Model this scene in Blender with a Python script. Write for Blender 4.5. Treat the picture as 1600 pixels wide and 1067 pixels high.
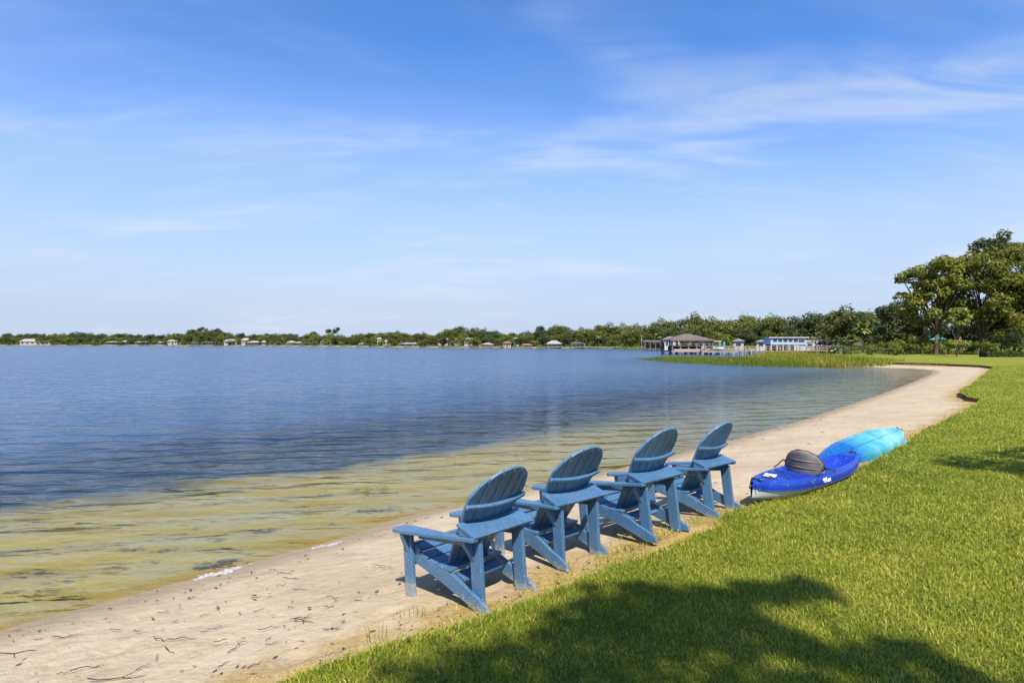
import bpy, bmesh, math, random
import numpy as np
from mathutils import Vector, Matrix, noise as mnoise
from mathutils.geometry import delaunay_2d_cdt

for o in list(bpy.data.objects):
    bpy.data.objects.remove(o)
scene = bpy.context.scene
COL = scene.collection
R = math.radians

# ---------------------------------------------------------------- camera
F, HY, H = 937.7, 535.4, 2.3           # focal length and horizon row measured on the 1600 px photo, eye height over the lake
cam_data = bpy.data.cameras.new('camera')
cam_data.sensor_width = 36.0
cam_data.lens = F * 36.0 / 1600.0
cam_data.shift_y = (HY - 533.5) / 1600.0
cam_data.clip_end = 6000
cam_data.clip_start = 0.05
cam = bpy.data.objects.new('camera', cam_data)
cam.location = (0, 0, H)
cam.rotation_euler = (R(90), 0, 0)
COL.objects.link(cam)
scene.camera = cam

# ---------------------------------------------------------------- sky, sun, exposure
SUN_EL, SUN_AZ = 53.0, 172.0
world = bpy.data.worlds.new('World')
scene.world = world
world.use_nodes = True
wn, wl = world.node_tree.nodes, world.node_tree.links
wn.clear()


def N(nodes, typ, **kw):
    n = nodes.new(typ)
    for k, v in kw.items():
        if k.startswith('i_'):
            key = k[2:]
            n.inputs[int(key) if key.isdigit() else key.replace('_', ' ')].default_value = v
        else:
            setattr(n, k, v)
    return n


def build_world():
    out = N(wn, 'ShaderNodeOutputWorld')
    bg = N(wn, 'ShaderNodeBackground')
    bg.inputs['Strength'].default_value = 0.12
    sky = N(wn, 'ShaderNodeTexSky', sky_type='NISHITA', sun_disc=False, sun_elevation=R(SUN_EL), sun_rotation=R(SUN_AZ),
            altitude=0, air_density=1.0, dust_density=0.3, ozone_density=2.0)
    hs = N(wn, 'ShaderNodeHueSaturation')
    hs.inputs['Saturation'].default_value = 1.3
    hs.inputs['Value'].default_value = 1.0
    tint = N(wn, 'ShaderNodeMix', data_type='RGBA', blend_type='MULTIPLY')
    tint.inputs['Factor'].default_value = 1.0
    tint.inputs['B'].default_value = (1.04, 0.99, 1.10, 1)
    wl.new(sky.outputs[0], tint.inputs['A'])
    wl.new(tint.outputs['Result'], hs.inputs['Color'])
    tc = N(wn, 'ShaderNodeTexCoord')
    sep = N(wn, 'ShaderNodeSeparateXYZ')
    wl.new(tc.outputs['Generated'], sep.inputs[0])
    za = N(wn, 'ShaderNodeMath', operation='ADD')
    za.inputs[1].default_value = 0.16
    wl.new(sep.outputs['Z'], za.inputs[0])
    zm = N(wn, 'ShaderNodeMath', operation='MAXIMUM')
    zm.inputs[1].default_value = 0.02
    wl.new(za.outputs[0], zm.inputs[0])
    dv = N(wn, 'ShaderNodeVectorMath', operation='DIVIDE')
    cmb = N(wn, 'ShaderNodeCombineXYZ')
    for i in range(3):
        wl.new(zm.outputs[0], cmb.inputs[i])
    wl.new(tc.outputs['Generated'], dv.inputs[0])
    wl.new(cmb.outputs[0], dv.inputs[1])

    def layer(scale, rot, sx, sy, detail, dist, lo, hi, off):
        mp = N(wn, 'ShaderNodeMapping')
        mp.inputs['Rotation'].default_value = (0, 0, R(rot))
        mp.inputs['Scale'].default_value = (sx, sy, 0.0)
        mp.inputs['Location'].default_value = off
        wl.new(dv.outputs[0], mp.inputs['Vector'])
        nz = N(wn, 'ShaderNodeTexNoise')
        nz.inputs['Scale'].default_value = scale
        nz.inputs['Detail'].default_value = detail
        nz.inputs['Roughness'].default_value = 0.55
        nz.inputs['Distortion'].default_value = dist
        wl.new(mp.outputs[0], nz.inputs['Vector'])
        mr = N(wn, 'ShaderNodeMapRange')
        mr.interpolation_type = 'SMOOTHSTEP'
        mr.inputs['From Min'].default_value = lo
        mr.inputs['From Max'].default_value = hi
        wl.new(nz.outputs['Fac'], mr.inputs['Value'])
        return mr.outputs[0]
    a = layer(1.0, 20, 0.7, 1.3, 4, 0.5, 0.42, 0.84, (5.3, 3.2, 0))
    b = layer(1.0, 20, 1.2, 3.6, 5, 1.0, 0.30, 0.75, (0.4, 7.7, 0))
    c = layer(1.0, -20, 0.35, 0.5, 3, 0.4, 0.40, 0.75, (9.1, 2.6, 0))
    m1 = N(wn, 'ShaderNodeMath', operation='MULTIPLY')
    wl.new(a, m1.inputs[0])
    wl.new(b, m1.inputs[1])
    m2 = N(wn, 'ShaderNodeMath', operation='MULTIPLY_ADD')
    wl.new(c, m2.inputs[0])
    m2.inputs[1].default_value = 0.16
    m3 = N(wn, 'ShaderNodeMath', operation='MULTIPLY')
    m3.inputs[1].default_value = 1.15
    wl.new(m1.outputs[0], m3.inputs[0])
    wl.new(m3.outputs[0], m2.inputs[2])
    cl = N(wn, 'ShaderNodeClamp')
    cl.inputs['Max'].default_value = 0.45
    wl.new(m2.outputs[0], cl.inputs[0])
    mix = N(wn, 'ShaderNodeMix', data_type='RGBA')
    wl.new(cl.outputs[0], mix.inputs['Factor'])
    hz_ = N(wn, 'ShaderNodeMapRange')                   # pale humid air towards the horizon, all the way round
    hz_.interpolation_type = 'SMOOTHSTEP'
    hz_.inputs['From Min'].default_value = 0.0
    hz_.inputs['From Max'].default_value = 0.44
    hz_.inputs['To Min'].default_value = 0.97
    hz_.inputs['To Max'].default_value = 0.0
    wl.new(sep.outputs['Z'], hz_.inputs['Value'])
    hm = N(wn, 'ShaderNodeMix', data_type='RGBA')
    wl.new(hz_.outputs[0], hm.inputs['Factor'])
    wl.new(hs.outputs[0], hm.inputs['A'])
    hm.inputs['B'].default_value = (2.5, 3.1, 4.1, 1)
    wl.new(hm.outputs['Result'], mix.inputs['A'])
    mix.inputs['B'].default_value = (3.6, 3.95, 4.4, 1)
    wl.new(mix.outputs['Result'], bg.inputs['Color'])
    wl.new(bg.outputs[0], out.inputs['Surface'])


build_world()
sun_data = bpy.data.lights.new('sun', 'SUN')
sun_data.energy = 4.2
sun_data.angle = R(0.53)
sun_data.color = (1.0, 0.955, 0.88)
sun = bpy.data.objects.new('sun', sun_data)
SDIR = Vector((math.sin(R(SUN_AZ)) * math.cos(R(SUN_EL)), math.cos(R(SUN_AZ)) * math.cos(R(SUN_EL)), math.sin(R(SUN_EL))))
sun.rotation_euler = SDIR.to_track_quat('Z', 'Y').to_euler()
sun.location = (0, -20, 30)
COL.objects.link(sun)
vs = scene.view_settings
vs.view_transform = 'Standard'
vs.look = 'None'
vs.exposure = 0.8
vs.gamma = 1.0
vs.use_curve_mapping = False
scene.render.engine = 'CYCLES'
scene.cycles.max_bounces = 8
scene.cycles.transparent_max_bounces = 16
scene.cycles.caustics_reflective = False
scene.cycles.caustics_refractive = False


# ---------------------------------------------------------------- helpers
def G(u, v, z):
    d = F * (H - z) / (v - HY)
    return ((u - 800) / F * d, d)


def at(u, d):
    return (u - 800) / F * d


def zat(v, d):
    return H - (v - HY) * d / F


def tag(o, label=None, cat=None, group=None, kind=None):
    if label: o['label'] = label
    if cat: o['category'] = cat
    if group: o['group'] = group
    if kind: o['kind'] = kind
    return o


def empty(name, loc=(0, 0, 0), rz=0.0):
    o = bpy.data.objects.new(name, None)
    o.location = loc
    o.rotation_euler = (0, 0, rz)
    o.empty_display_size = 0.1
    COL.objects.link(o)
    return o


def link(name, me, parent=None, loc=None, rot=None):
    o = bpy.data.objects.new(name, me)
    COL.objects.link(o)
    if parent: o.parent = parent
    if loc is not None: o.location = loc
    if rot is not None: o.rotation_euler = rot
    return o


def copy_tree(o, parent=None):
    c = o.copy()
    COL.objects.link(c)
    c.parent = parent
    for ch in list(o.children):
        copy_tree(ch, c)
    return c


def mesh_np(name, V, Fq, mat, attrs=None, smooth=False):
    """V (n,3), Fq list of arrays (m,k)"""
    me = bpy.data.meshes.new(name)
    V = np.asarray(V, dtype=np.float32)
    me.vertices.add(len(V))
    me.vertices.foreach_set('co', V.ravel())
    if not isinstance(Fq, list): Fq = [Fq]
    Fq = [np.asarray(f, dtype=np.int32) for f in Fq if len(f)]
    nl = sum(f.size for f in Fq)
    nf = sum(len(f) for f in Fq)
    me.loops.add(nl)
    me.loops.foreach_set('vertex_index', np.concatenate([f.ravel() for f in Fq]))
    tot = np.concatenate([np.full(len(f), f.shape[1], np.int32) for f in Fq])
    st = np.concatenate([[0], np.cumsum(tot)[:-1]]).astype(np.int32)
    me.polygons.add(nf)
    me.polygons.foreach_set('loop_start', st)
    me.polygons.foreach_set('loop_total', tot)
    if smooth:
        me.polygons.foreach_set('use_smooth', np.ones(nf, dtype=bool))
    for k, a in (attrs or {}).items():
        at_ = me.attributes.new(k, 'FLOAT', 'POINT')
        at_.data.foreach_set('value', np.asarray(a, dtype=np.float32))
    me.update(calc_edges=True)
    me.validate()
    if mat: me.materials.append(mat)
    return me


class MB:
    def __init__(s):
        s.v, s.f = [], []

    def add(s, vs_, fs):
        o = len(s.v)
        s.v += [tuple(p) for p in vs_]
        s.f += [tuple(i + o for i in f) for f in fs]
        return s

    def box(s, c, size, M=None):
        x, y, z = size[0] / 2, size[1] / 2, size[2] / 2
        P = [Vector((sx * x, sy * y, sz * z)) for sz in (-1, 1) for sy in (-1, 1) for sx in (-1, 1)]
        if M is not None: P = [M @ p for p in P]
        P = [p + Vector(c) for p in P]
        return s.add(P, [(0, 2, 3, 1), (4, 5, 7, 6), (0, 1, 5, 4), (2, 6, 7, 3), (0, 4, 6, 2), (1, 3, 7, 5)])

    def prism(s, poly, fn0, fn1):
        """extrude 2d polygon; fn0/fn1 map (a,b)->3d for the two caps"""
        n = len(poly)
        P = [fn0(*p) for p in poly] + [fn1(*p) for p in poly]
        fs = [tuple(range(n))[::-1], tuple(range(n, 2 * n))]
        for i in range(n):
            j = (i + 1) % n
            fs.append((i, j, n + j, n + i))
        return s.add(P, fs)

    def tube(s, pts, rad, n=6, cap=True):
        pts = [Vector(p) for p in pts]
        if not hasattr(rad, '__len__'): rad = [rad] * len(pts)
        rings = []
        for i, p in enumerate(pts):
            t = (pts[min(i + 1, len(pts) - 1)] - pts[max(i - 1, 0)])
            t = t.normalized() if t.length > 1e-9 else Vector((0, 0, 1))
            a = Vector((0, 0, 1)) if abs(t.z) < 0.9 else Vector((1, 0, 0))
            u = t.cross(a).normalized()
            w = t.cross(u)
            rings.append([p + (u * math.cos(2 * math.pi * k / n) + w * math.sin(2 * math.pi * k / n)) * rad[i] for k in range(n)])
        P = [q for r in rings for q in r]
        fs = []
        for i in range(len(pts) - 1):
            for k in range(n):
                k2 = (k + 1) % n
                fs.append((i * n + k, i * n + k2, (i + 1) * n + k2, (i + 1) * n + k))
        if cap:
            fs.append(tuple(range(n))[::-1])
            fs.append(tuple((len(pts) - 1) * n + k for k in range(n)))
        return s.add(P, fs)

    def grid(s, rows, closed=False):
        o = len(rows[0])
        P = [q for r in rows for q in r]
        fs = []
        for i in range(len(rows) - 1):
            for k in range(o if closed else o - 1):
                k2 = (k + 1) % o
                fs.append((i * o + k, i * o + k2, (i + 1) * o + k2, (i + 1) * o + k))
        return s.add(P, fs)

    def mesh(s, name, mat, bevel=0.0, smooth=False, seg=2):
        me = bpy.data.meshes.new(name)
        me.from_pydata(s.v, [], s.f)
        me.update()
        bm = bmesh.new()
        bm.from_mesh(me)
        bmesh.ops.recalc_face_normals(bm, faces=bm.faces)
        if bevel > 0:
            ed = [e for e in bm.edges if len(e.link_faces) == 2 and e.calc_face_angle(0) > 0.5]
            bmesh.ops.bevel(bm, geom=ed, offset=bevel, segments=seg, affect='EDGES', profile=0.5, clamp_overlap=True)
        if smooth:
            for f in bm.faces: f.smooth = True
        bm.to_mesh(me)
        bm.free()
        if mat: me.materials.append(mat)
        return me

    def build(s, name, mat, parent=None, bevel=0.0, smooth=False, seg=2, loc=None):
        return link(name, s.mesh(name, mat, bevel, smooth, seg), parent, loc)


# ---------------------------------------------------------------- materials
def new_mat(name):
    m = bpy.data.materials.new(name)
    m.use_nodes = True
    m.node_tree.nodes.clear()
    out = m.node_tree.nodes.new('ShaderNodeOutputMaterial')
    return m, m.node_tree.nodes, m.node_tree.links, out


def simple(name, c1, c2=None, rough=0.6, scale=8.0, bump=0.0, bscale=None, spec=0.4, stretch=(1, 1, 1), metal=0.0, coord='Object', detail=5, lo=0.35, hi=0.65):
    m, n, l, out = new_mat(name)
    p = N(n, 'ShaderNodeBsdfPrincipled')
    p.inputs['Roughness'].default_value = rough
    p.inputs['Specular IOR Level'].default_value = spec
    p.inputs['Metallic'].default_value = metal
    tc = N(n, 'ShaderNodeTexCoord')
    mp = N(n, 'ShaderNodeMapping')
    mp.inputs['Scale'].default_value = stretch
    l.new(tc.outputs[coord], mp.inputs[0])
    nz = N(n, 'ShaderNodeTexNoise')
    nz.inputs['Scale'].default_value = scale
    nz.inputs['Detail'].default_value = detail
    l.new(mp.outputs[0], nz.inputs['Vector'])
    mr = N(n, 'ShaderNodeMapRange')
    mr.inputs['From Min'].default_value = lo
    mr.inputs['From Max'].default_value = hi
    l.new(nz.outputs['Fac'], mr.inputs['Value'])
    mx = N(n, 'ShaderNodeMix', data_type='RGBA')
    mx.inputs['A'].default_value = (*c1, 1)
    mx.inputs['B'].default_value = (*(c2 or c1), 1)
    l.new(mr.outputs[0], mx.inputs['Factor'])
    l.new(mx.outputs['Result'], p.inputs['Base Color'])
    if bump > 0:
        nb = N(n, 'ShaderNodeTexNoise')
        nb.inputs['Scale'].default_value = bscale or scale * 4
        nb.inputs['Detail'].default_value = 6
        l.new(mp.outputs[0], nb.inputs['Vector'])
        b = N(n, 'ShaderNodeBump')
        b.inputs['Strength'].default_value = 1.0
        b.inputs['Distance'].default_value = bump
        l.new(nb.outputs['Fac'], b.inputs['Height'])
        l.new(b.outputs[0], p.inputs['Normal'])
    l.new(p.outputs[0], out.inputs[0])
    return m


def foliage(name, dark, light, third=None, transl=0.25):
    """per-leaf value attribute 'var' in 0..1 picks between dark, light and an optional third tint"""
    m, n, l, out = new_mat(name)
    a = N(n, 'ShaderNodeAttribute', attribute_name='var')
    cr = N(n, 'ShaderNodeValToRGB')
    e = cr.color_ramp.elements
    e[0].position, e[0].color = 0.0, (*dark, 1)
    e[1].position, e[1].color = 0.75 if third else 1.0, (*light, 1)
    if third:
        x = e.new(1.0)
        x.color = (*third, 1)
    l.new(a.outputs['Fac'], cr.inputs[0])
    oi = N(n, 'ShaderNodeObjectInfo')
    hs = N(n, 'ShaderNodeHueSaturation')
    mr = N(n, 'ShaderNodeMapRange')
    mr.inputs['To Min'].default_value = 0.78
    mr.inputs['To Max'].default_value = 1.25
    l.new(oi.outputs['Random'], mr.inputs['Value'])
    l.new(mr.outputs[0], hs.inputs['Value'])
    l.new(cr.outputs[0], hs.inputs['Color'])
    d = N(n, 'ShaderNodeBsdfPrincipled')
    d.inputs['Roughness'].default_value = 0.55
    d.inputs['Specular IOR Level'].default_value = 0.25
    t = N(n, 'ShaderNodeBsdfTranslucent')
    mx = N(n, 'ShaderNodeMixShader')
    mx.inputs[0].default_value = transl
    l.new(hs.outputs[0], d.inputs['Base Color'])
    l.new(hs.outputs[0], t.inputs['Color'])
    l.new(d.outputs[0], mx.inputs[1])
    l.new(t.outputs[0], mx.inputs[2])
    l.new(mx.outputs[0], out.inputs[0])
    return m


M = {}
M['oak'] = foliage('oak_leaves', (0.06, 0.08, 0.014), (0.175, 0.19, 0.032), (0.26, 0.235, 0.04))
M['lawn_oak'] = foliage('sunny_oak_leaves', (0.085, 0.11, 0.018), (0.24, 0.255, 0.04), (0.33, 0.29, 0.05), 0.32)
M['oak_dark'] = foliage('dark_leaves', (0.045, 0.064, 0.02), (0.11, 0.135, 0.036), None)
M['pale_leaf'] = foliage('pale_leaves', (0.07, 0.10, 0.02), (0.20, 0.22, 0.04), (0.30, 0.27, 0.05), 0.3)
M['pine'] = foliage('pine_needles', (0.03, 0.055, 0.02), (0.075, 0.11, 0.035), None)
M['palm'] = foliage('palm_fronds', (0.07, 0.10, 0.02), (0.19, 0.21, 0.045), (0.30, 0.26, 0.07), 0.3)
M['hedge'] = foliage('hedge_leaves', (0.03, 0.055, 0.012), (0.08, 0.12, 0.025), None)
M['reed'] = foliage('reed_blades', (0.10, 0.17, 0.015), (0.23, 0.27, 0.025), (0.38, 0.27, 0.06), 0.35)
M['grass'] = foliage('grass_blades', (0.10, 0.16, 0.014), (0.37, 0.39, 0.038), (0.60, 0.47, 0.15), 0.40)
M['litter'] = foliage('dry_litter', (0.05, 0.032, 0.016), (0.13, 0.085, 0.04), (0.22, 0.15, 0.07), 0.05)
M['weed'] = foliage('water_weed', (0.035, 0.03, 0.012), (0.09, 0.07, 0.02), (0.17, 0.13, 0.035), 0.1)
M['bark'] = simple('bark', (0.07, 0.055, 0.042), (0.16, 0.135, 0.11), 0.9, 3.0, 0.03, 8, 0.1, (1, 1, 0.3))
M['twig'] = simple('twig_bark', (0.05, 0.032, 0.02), (0.13, 0.085, 0.055), 0.9, 30, 0, None, 0.1)
M['wood'] = simple('weathered_wood', (0.13, 0.10, 0.08), (0.23, 0.185, 0.15), 0.85, 1.5, 0, None, 0.2, (1, 1, 3))
M['pale_wood'] = simple('pale_wood', (0.30, 0.25, 0.20), (0.40, 0.35, 0.29), 0.8, 1.5, 0, None, 0.2)
M['tan_wood'] = simple('tan_deck_wood', (0.26, 0.19, 0.13), (0.36, 0.275, 0.195), 0.8, 1.2, 0, None, 0.2)
M['shingle'] = simple('brown_shingles', (0.11, 0.085, 0.072), (0.18, 0.142, 0.122), 0.9, 2.5, 0.02, 9, 0.1)
M['grey_roof'] = simple('grey_roof', (0.24, 0.24, 0.24), (0.34, 0.34, 0.335), 0.7, 1.5)
M['dark_roof'] = simple('dark_roof', (0.06, 0.055, 0.055), (0.13, 0.115, 0.11), 0.8, 1.5)
M['red_roof'] = simple('red_roof', (0.20, 0.10, 0.075), (0.28, 0.15, 0.11), 0.8, 1.5)
M['tile_roof'] = simple('pale_tile_roof', (0.30, 0.25, 0.22), (0.38, 0.33, 0.29), 0.8, 1.5)
M['white_wall'] = simple('white_wall', (0.46, 0.46, 0.45), (0.55, 0.55, 0.54), 0.7, 0.8)
M['cream_wall'] = simple('cream_wall', (0.40, 0.335, 0.26), (0.48, 0.41, 0.32), 0.7, 0.8)
M['yellow_wall'] = simple('yellow_wall', (0.42, 0.31, 0.14), (0.48, 0.37, 0.18), 0.7, 0.8)
M['orange_wall'] = simple('orange_wall', (0.36, 0.22, 0.13), (0.42, 0.27, 0.17), 0.7, 0.8)
M['blue_wall'] = simple('pale_blue_wall', (0.33, 0.42, 0.50), (0.39, 0.48, 0.56), 0.6, 0.8)
M['grey_wall'] = simple('grey_wall', (0.32, 0.33, 0.34), (0.42, 0.43, 0.44), 0.7, 0.8)
M['teal'] = simple('teal_paint', (0.05, 0.27, 0.29), (0.09, 0.34, 0.36), 0.5, 1.5)
M['glass'] = simple('window_glass', (0.03, 0.04, 0.05), (0.06, 0.075, 0.09), 0.1, 1.0, spec=0.7)
M['dark'] = simple('dark_fabric', (0.02, 0.02, 0.022), (0.05, 0.048, 0.048), 0.8, 3)
M['white_paint'] = simple('white_gelcoat', (0.50, 0.51, 0.52), (0.58, 0.58, 0.58), 0.35, 2)
M['foam'] = simple('foam', (0.30, 0.285, 0.26), (0.42, 0.41, 0.39), 0.9, 14)
M['brown_fabric'] = simple('brown_canvas', (0.18, 0.10, 0.07), (0.28, 0.17, 0.12), 0.85, 3)


# ---------------------------------------------------------------- shoreline and lawn outlines (world metres)
WATER_NEAR = [(-700, -420), (-300, -180), (-120, -80), (-40, -27), (-12, -2.6), (-6.2, 2.6)] + [G(u, v, 0) for u, v in
    [(0, 985), (150, 945), (300, 905), (420, 872), (553, 836), (616, 811), (720, 788), (844, 759), (966, 733), (1061, 708), (1137, 689),
     (1250, 658), (1380, 615), (1425, 598), (1455, 585), (1458, 580), (1440, 577), (1400, 575.5)]]
WATER_FAR = [(31, 58), (30, 66), (34, 80), (43, 92), (54, 104), (66, 115), (75, 130), (76, 170), (66, 200), (49, 224), (16, 250), (-36, 283),
             (-180, 422), (-448, 525), (-900, 600), (-1600, 500), (-1600, -420)]
LAKE = np.array(WATER_NEAR + WATER_FAR)
LAWN_EDGE = [(-60, -48), (-14, -10.5), (-5, -1.2), (-2.6, 1.9)] + [G(u, v, 0.5) for u, v in
    [(405, 1067), (480, 1038), (560, 1010), (640, 985), (720, 964), (790, 941), (850, 920), (920, 893), (990, 864), (1060, 834), (1120, 806), (1180, 783), (1250, 766),
     (1340, 730), (1412, 690), (1455, 663), (1497, 645), (1525, 629), (1530, 621), (1512, 618), (1501, 612), (1502, 606), (1516, 600), (1530, 588), (1547, 575.5)]] + \
    [(36.6, 45.6), (38.2, 49), (38, 52.5), (36.2, 55.5), (34.2, 59), (34, 66), (38, 79), (47, 91), (58, 103), (69, 113.5)]
LAWN_OUT = [(82, 128), (110, 150), (260, 190), (300, 60), (200, -60), (40, -70), (-40, -70)]


def refine(P, step, jit, seed):
    rng = random.Random(seed)
    out = []
    for i in range(len(P) - 1):
        a, b = Vector(P[i]), Vector(P[i + 1])
        d = (b - a).length
        st = step * max(1.0, ((a + b) / 2).length / 6.0)
        n = max(1, int(d / st))
        nrm = Vector((-(b - a).y, (b - a).x)).normalized()
        for k in range(n):
            p = a.lerp(b, k / n)
            j = mnoise.noise(Vector((p.x * 1.3, p.y * 1.3, seed))) * jit + rng.uniform(-.3, .3) * jit
            out.append(tuple(p + nrm * j * min(1.0 + p.length / 25, 2.5)))
    out.append(tuple(P[-1]))
    return out


LAWN_EDGE_F = refine(LAWN_EDGE, 0.14, 0.05, 3)
LAWN = np.array(LAWN_EDGE_F + LAWN_OUT)


def seg_dist(P, poly, closed=False):
    best = np.full(len(P), 1e12)
    n = len(poly)
    for i in range(n if closed else n - 1):
        a, b = poly[i], poly[(i + 1) % n]
        ab = b - a
        t = np.clip(((P - a) @ ab) / max(ab @ ab, 1e-12), 0, 1)
        q = P - a - t[:, None] * ab
        best = np.minimum(best, (q * q).sum(1))
    return np.sqrt(best)


def inside(P, poly):
    x, y = P[:, 0], P[:, 1]
    r = np.zeros(len(P), bool)
    n = len(poly)
    for i in range(n):
        x1, y1 = poly[i]
        x2, y2 = poly[(i + 1) % n]
        if y1 == y2: continue
        c = ((y1 > y) != (y2 > y)) & (x < (x2 - x1) * (y - y1) / (y2 - y1) + x1)
        r ^= c
    return r


def vnoise(P, s, seed=0.0, oct_=3):
    """cheap smooth value noise"""
    out = np.zeros(len(P))
    amp, tot = 1.0, 0.0
    for o in range(oct_):
        q = P * s * (2 ** o) + seed * 17.13 + o * 31.7
        i = np.floor(q).astype(np.int64)
        f = q - i
        f = f * f * (3 - 2 * f)

        def hsh(a, b):
            n = (a * 374761393 + b * 668265263) & 0x7fffffff
            n = ((n ^ (n >> 13)) * 1274126177) & 0x7fffffff
            return ((n ^ (n >> 16)) & 0xffff) / 65535.0
        v = (hsh(i[:, 0], i[:, 1]) * (1 - f[:, 0]) + hsh(i[:, 0] + 1, i[:, 1]) * f[:, 0]) * (1 - f[:, 1]) + \
            (hsh(i[:, 0], i[:, 1] + 1) * (1 - f[:, 0]) + hsh(i[:, 0] + 1, i[:, 1] + 1) * f[:, 0]) * f[:, 1]
        out += amp * (v - 0.5) * 2
        tot += amp
        amp *= 0.5
    return out / tot


# chair poses (x, y, z of the front feet line, yaw, pitch, roll), standing on the sloping sand
CHAIRS = [(-0.62, 4.885, H - 1.952, 0.86, -0.102, 0.022), (0.074, 5.645, H - 1.902, 0.758, -0.075, 0.02),
          (0.901, 6.063, H - 1.865, 0.756, -0.14, 0.016), (1.777, 7.065, H - 1.95, 0.784, -0.144, 0.034)]


def pose(q):
    x, y, z, ya, pi, ro = q
    return Matrix.Translation((x, y, z)) @ Matrix.Rotation(ya, 4, 'Z') @ Matrix.Rotation(pi, 4, 'X') @ Matrix.Rotation(ro, 4, 'Y')


FEET = []
for q in CHAIRS:
    m = pose(q)
    for l in [(-.28, -.04, 0), (.28, -.04, 0), (-.28, -.8, 0), (.28, -.8, 0), (0, -.4, 0)]:
        FEET.append(tuple(m @ Vector(l)))
FEET = np.array(FEET)


def ground_profile(P):
    s = seg_dist(P, LAKE, True)
    ins = inside(P, LAKE)
    s = np.where(ins, -s, s)
    r = np.hypot(P[:, 0], P[:, 1])
    zmax = np.interp(P[:, 0], [3, 12, 30], [0.46, 0.36, 0.30])
    land = 0.138 * s
    land = zmax * np.tanh(land / zmax * 1.08)
    land = np.where(s > 6, land + np.clip((s - 6) * 0.03, 0, 0.6), land)
    land = np.where((r > 120), np.clip(s * 0.10, 0, 0.9) + np.clip((s - 20) * 0.02, 0, 6), land)
    w = np.where(s < 0, -s, 0)
    bed = -(0.05 * w + 0.012 * np.maximum(w - 3, 0) ** 1.3)
    bed = np.maximum(bed, -2.5)
    z = np.where(s >= 0, land, bed)
    return s, z


S_F, Z_F = ground_profile(FEET[:, :2])
RES_F = FEET[:, 2] - Z_F


def ground_z(P):
    s, z = ground_profile(P)
    near = (np.abs(P[:, 0]) < 8) & (np.abs(P[:, 1] - 6) < 8)
    if near.any():
        q = P[near]
        d2 = ((q[:, None, :] - FEET[None, :, :2]) ** 2).sum(2)
        wt = np.exp(-d2 / (2 * 0.28 ** 2))
        z[near] += (wt * (RES_F - 0.006)).sum(1) / (wt.sum(1) + 0.12)
    return s, z


def gz(x, y):
    return float(ground_z(np.array([[x, y]]))[1][0])


# ---------------------------------------------------------------- ground sheet (lake bed, beach, far land) and the water over it
ang = np.concatenate([np.arange(-180, -58, 3.0), np.arange(-58, 58, 0.36), np.arange(58, 180, 3.0)])
rad = np.concatenate([[0.02, 0.5, 1.0], np.geomspace(1.5, 60, 250), np.geomspace(61.5, 4000, 110)])
AA, RR = np.meshgrid(np.radians(ang), rad)
GP = np.stack([np.sin(AA) * RR, np.cos(AA) * RR], -1).reshape(-1, 2)
gs, gzv = ground_z(GP)
ld = seg_dist(GP, LAWN, True)
lin = inside(GP, LAWN)
lsd = np.where(lin, -ld, ld)            # positive outside the lawn
rr = np.hypot(GP[:, 0], GP[:, 1])
micro = np.where(rr < 60, vnoise(GP, 1.1, 1.0, 4) * 0.018 + vnoise(GP, 6.0, 5.0, 2) * 0.005, 0) * np.clip(gs / 0.8, 0, 1)
gz2 = gzv + micro
nf_ = np.where((rr < 16) & (gs > 0.3) & (lsd > 0.1))[0]
rf_ = random.Random(55)
for k in range(150):                    # old footprints and scuffs trodden into the dry sand
    d_ = 3.2 * (15 / 3.2) ** rf_.random()
    a_ = R(rf_.uniform(-50, 40))
    cx, cy = math.sin(a_) * d_, math.cos(a_) * d_
    q_ = GP[nf_] - np.array([cx, cy])
    th_ = rf_.uniform(0.4, 1.2)
    u_ = q_ @ np.array([math.cos(th_), math.sin(th_)])
    v_ = q_ @ np.array([-math.sin(th_), math.cos(th_)])
    g0 = (u_ / 0.13) ** 2 + (v_ / 0.065) ** 2
    gz2[nf_] += -0.022 * np.exp(-g0) + 0.010 * np.exp(-(np.sqrt(g0) - 1.6) ** 2 * 4)
# dig under the lawn sheet so that it never pokes through
gz2 = np.where(lin & (ld > 0.12), np.minimum(gz2, 0.36), gz2)
nA, nR = len(ang), len(rad)
ii = np.arange(nR - 1)[:, None] * nA + np.arange(nA)[None, :]
jj = np.arange(nR - 1)[:, None] * nA + (np.arange(nA)[None, :] + 1) % nA
quads = np.stack([ii, jj, jj + nA, ii + nA], -1).reshape(-1, 4)
far_grass = np.where(((rr > 70) & (gs > 1.5)) | ((rr > 130) & (gs > 0.1)), 1.0, 0.0)
weedline = np.interp(GP[:, 0], [-30, -10, -6, -3.6, -2, 2, 8, 16], [8, 6.8, 5.2, 3.7, 4.2, 4.6, 5.0, 5.0]) + vnoise(GP, 0.35, 2.0, 3) * 0.5 + vnoise(GP, 1.2, 7.0, 3) * 0.75 + 0.35
weed = np.clip((-gs - weedline) / (0.9 + np.clip(GP[:, 0] + 2, 0, 8) * 0.6) + 0.5, 0, 1)


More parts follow.
